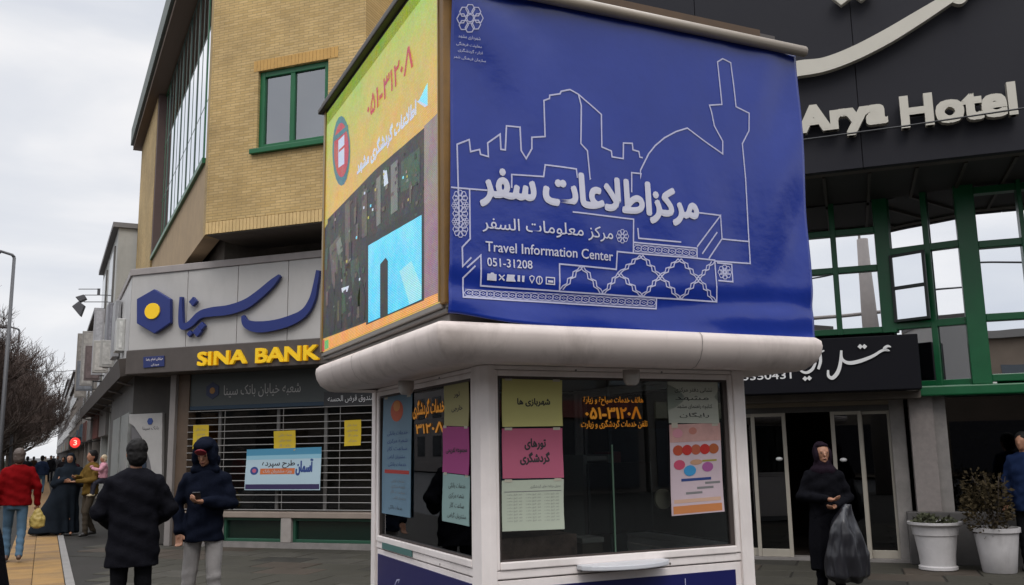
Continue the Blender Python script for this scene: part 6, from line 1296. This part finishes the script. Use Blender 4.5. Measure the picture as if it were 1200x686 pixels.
def chador(label, pos, yaw, h=1.65, flare=.36, m_=None, voxel=.02, sway=0.0, group=None):
    t = thing('person', label, 'person', pos, group); t.rotation_euler.z = yaw; s_ = h / 1.66; t.scale = (s_,) * 3
    b = MB(); b.ell((0, .02, 1.555), .072, .09, .105, 14); b.cap((0, .1, 1.565), .01, (0, .115, 1.535), .012, 8); b.loft([(0, 0, .3, .12, .1), (0, 0, .9, .15, .11), (0, 0, 1.3, .16, .11), (0, 0, 1.44, .06, .06), (0, 0, 1.5, .05, .05)]); 
    for sd_ in (-1, 1): b.cap((sd_ * .1, 0, .5), .05, (sd_ * .1, .0, .07), .04); b.cap((sd_ * .1, -.01, .045), .035, (sd_ * .1, .13, .035), .03)
    for sd_ in (-1, 1): b.cap((sd_ * .16, .02, 1.33), .045, (sd_ * .2, .12, 1.08), .04); b.cap((sd_ * .2, .12, 1.08), .038, (sd_ * .05, .2, 1.1), .03); hand(b, Vector((sd_ * .05, .2, 1.1)), (-sd_, .2, .1), -sd_, .8, (0, 1, 0))
    fuse(b, 'body', SKIN, t, .014, 2)
    m2 = MB(); m2.loft([(sway, -.1, .05, flare + .06, .30), (sway, -.1, .12, flare + .05, .29), (sway * .8, -.1, .3, flare, .27), (sway * .4, -.03, .75, .29, .22), (0, -.01, 1.1, .26, .19), (0, -.01, 1.32, .21, .15), (0, -.02, 1.42, .13, .11), (0, -.02, 1.48, .1, .1)], 20); m2.ell((0, -.025, 1.565), .098, .105, .13, 14); m2.ell((0, .02, 1.64), .075, .07, .04, 12)
    for sd_ in (-1, 1): m2.cap((sd_ * .2, .02, 1.32), .08, (sd_ * .26, .08, 1.05), .09); m2.cap((sd_ * .26, .08, 1.05), .08, (sd_ * .08, .17, 1.12), .06); m2.ell((sd_ * .075, .03, 1.53), .028, .05, .08, 10)
    fuse(m2, 'chador', m_ or BLK, t, voxel, 3, lambda v: .022 * math.sin(math.atan2(v.y + .05, v.x) * 8 + v.z * 3) * max(0, min(1, 1.25 - v.z)) + .01 * noise.noise(v * 5))
    for sd_ in (-1, 1): e_ = MB(); e_.ell((sd_ * .028, .105, 1.575), .011, .006, .006, 8); e_.build('eye', mat('eye_dark', (.03, .02, .015), .2), t, loc=(0, 0, 0))
    return t
g_ = ground(80, 627)
chador('woman in a long dark chador blowing out to the left, beside the mustard jacket', (g_.x - .05, g_.y, 0), yaw_to((-.1, -1)), 1.70, .42, cloth('dark_teal_chador', (.012, .016, .022)), sway=.25)
q = depth(-40, 600, 4.6)
chador('dark veiled figure cut off by the bottom left corner', (q.x, q.y, 0), yaw_to((-1, .3)), 1.62, .46, BLK)
# hotel woman with bag
g_ = depth(968, 600, 9.85); toc = -Vector((g_.x, g_.y, 0)).normalized(); yw = yaw_to(toc) + R(10)
wm_, hp_ = person('woman in black with a headscarf standing at the hotel doors, hands clasped in front', (g_.x, g_.y, 0), yw, BLK, BLK, SHOE, hair='hijab', hairm=cloth('dark_scarf', (.014, .009, .014)), h=1.67, hem=.62, fat=.98, voxel=.011, tilt=(0, .12),
       armL=[(-.175, -.01, 1.40), (-.25, .0, 1.13), (-.07, .24, 1.06)], armR=[(.175, -.01, 1.40), (.25, .0, 1.15), (.03, .25, 1.13)], sleeve=.055, skirt=[(.36, .2, .16), (.6, .21, .165), (.9, .19, .15), (1.0, .165, .13)], legs=[[(-.08, 0, .9), (-.09, .02, .48), (-.1, .02, .08)], [(.08, 0, .9), (.09, .02, .48), (.09, -.02, .08)]])
R3 = Matrix.Rotation(yw, 3, 'Z'); q = Vector((g_.x, g_.y, 0)) + R3 @ Vector((-.13, .30, .62))
t_ = thing('carrier_bag', 'big crumpled black plastic bag hanging from the hands of the woman at the hotel doors', 'bag', q)
m_ = MB(); m_.loft([(.0, 0, -.36, .15, .1), (-.01, 0, -.30, .235, .15), (-.0, 0, -.1, .24, .16), (.0, 0, .12, .19, .13), (.02, 0, .3, .11, .08), (.05, -.02, .42, .04, .04)], 20)
fuse(m_, 'bag', mat('bag_black', (.014, .014, .018), .3, spec=.5), t_, .010, 2, lambda v: .04 * noise.noise(Vector((v.x * 11, v.y * 11, v.z * 1.8))) + .01 * noise.noise(Vector((v.x * 22, v.y * 22, v.z * 7))))
# man in blue at the right edge
g_ = PP.pt(PP.ap(1196, 560)[0] - .0, 0, .45); g_.z = 0
person('person in a dark blue coat standing at the right edge behind the shrub', (g_.x, g_.y, 0), yaw_to((-.9, -.2)), cloth('blue_coat', (.012, .022, .06)), DKT, SHOE, h=1.76, voxel=.016, hem=.75, fat=1.1)
# walkers farther down the path
W1 = [((47, 579), 'dark_blue_jacket', (.02, .03, .06), 'walker in a dark blue jacket and jeans ahead of the man in red', 1.72, R(5)), ((30, 572), 'charcoal_coat', (.02, .02, .022), 'dark coated walker just right of the red jacket', 1.7, R(0)), ((58, 566), 'black_coat2', (.012, .012, .014), 'black coated walker in the middle distance of the path', 1.74, R(180)),
      ((66, 562), 'grey_coat', (.06, .06, .065), 'grey coated walker on the path near the red lit sign', 1.72, R(180)), ((38, 563), 'brown_coat', (.05, .03, .02), 'brown coated walker far down on the left of the path', 1.7, R(0)), ((72, 575), 'black_coat3', (.014, .012, .014), 'black coated walker close behind the woman in the chador', 1.66, R(170)),
      ((52, 557), 'pale_coat', (.25, .23, .2), 'far walker in a pale coat', 1.7, R(180)), ((62, 554), 'black_coat4', (.012, .012, .016), 'tiny black coated walker at the far end of the path', 1.75, R(0)), ((24, 566), 'dark_coat5', (.02, .018, .016), 'dark walker under the trees left of the path', 1.75, R(0)), ((84, 584), 'maroon_coat', (.045, .012, .014), 'walker in dark maroon between the veiled woman and the mustard jacket', 1.62, R(175))]
for (px, py), nm, c, lab, h_, yw in W1:
    g_ = ground(px, py); person(lab, (g_.x, g_.y, 0), yw + R(random.uniform(-8, 8)), cloth(nm, c), DKT if nm != 'dark_blue_jacket' else cloth('jeans', (.1, .1, .1)), SHOE, h=h_, voxel=.03, hands=False, hem=.72 if 'coat' in nm else .84, legs=[[(-.09, 0, .9), (-.10, .12, .5), (-.09, .1, .09)], [(.09, 0, .9), (.10, .02, .5), (.09, -.15, .1)]])
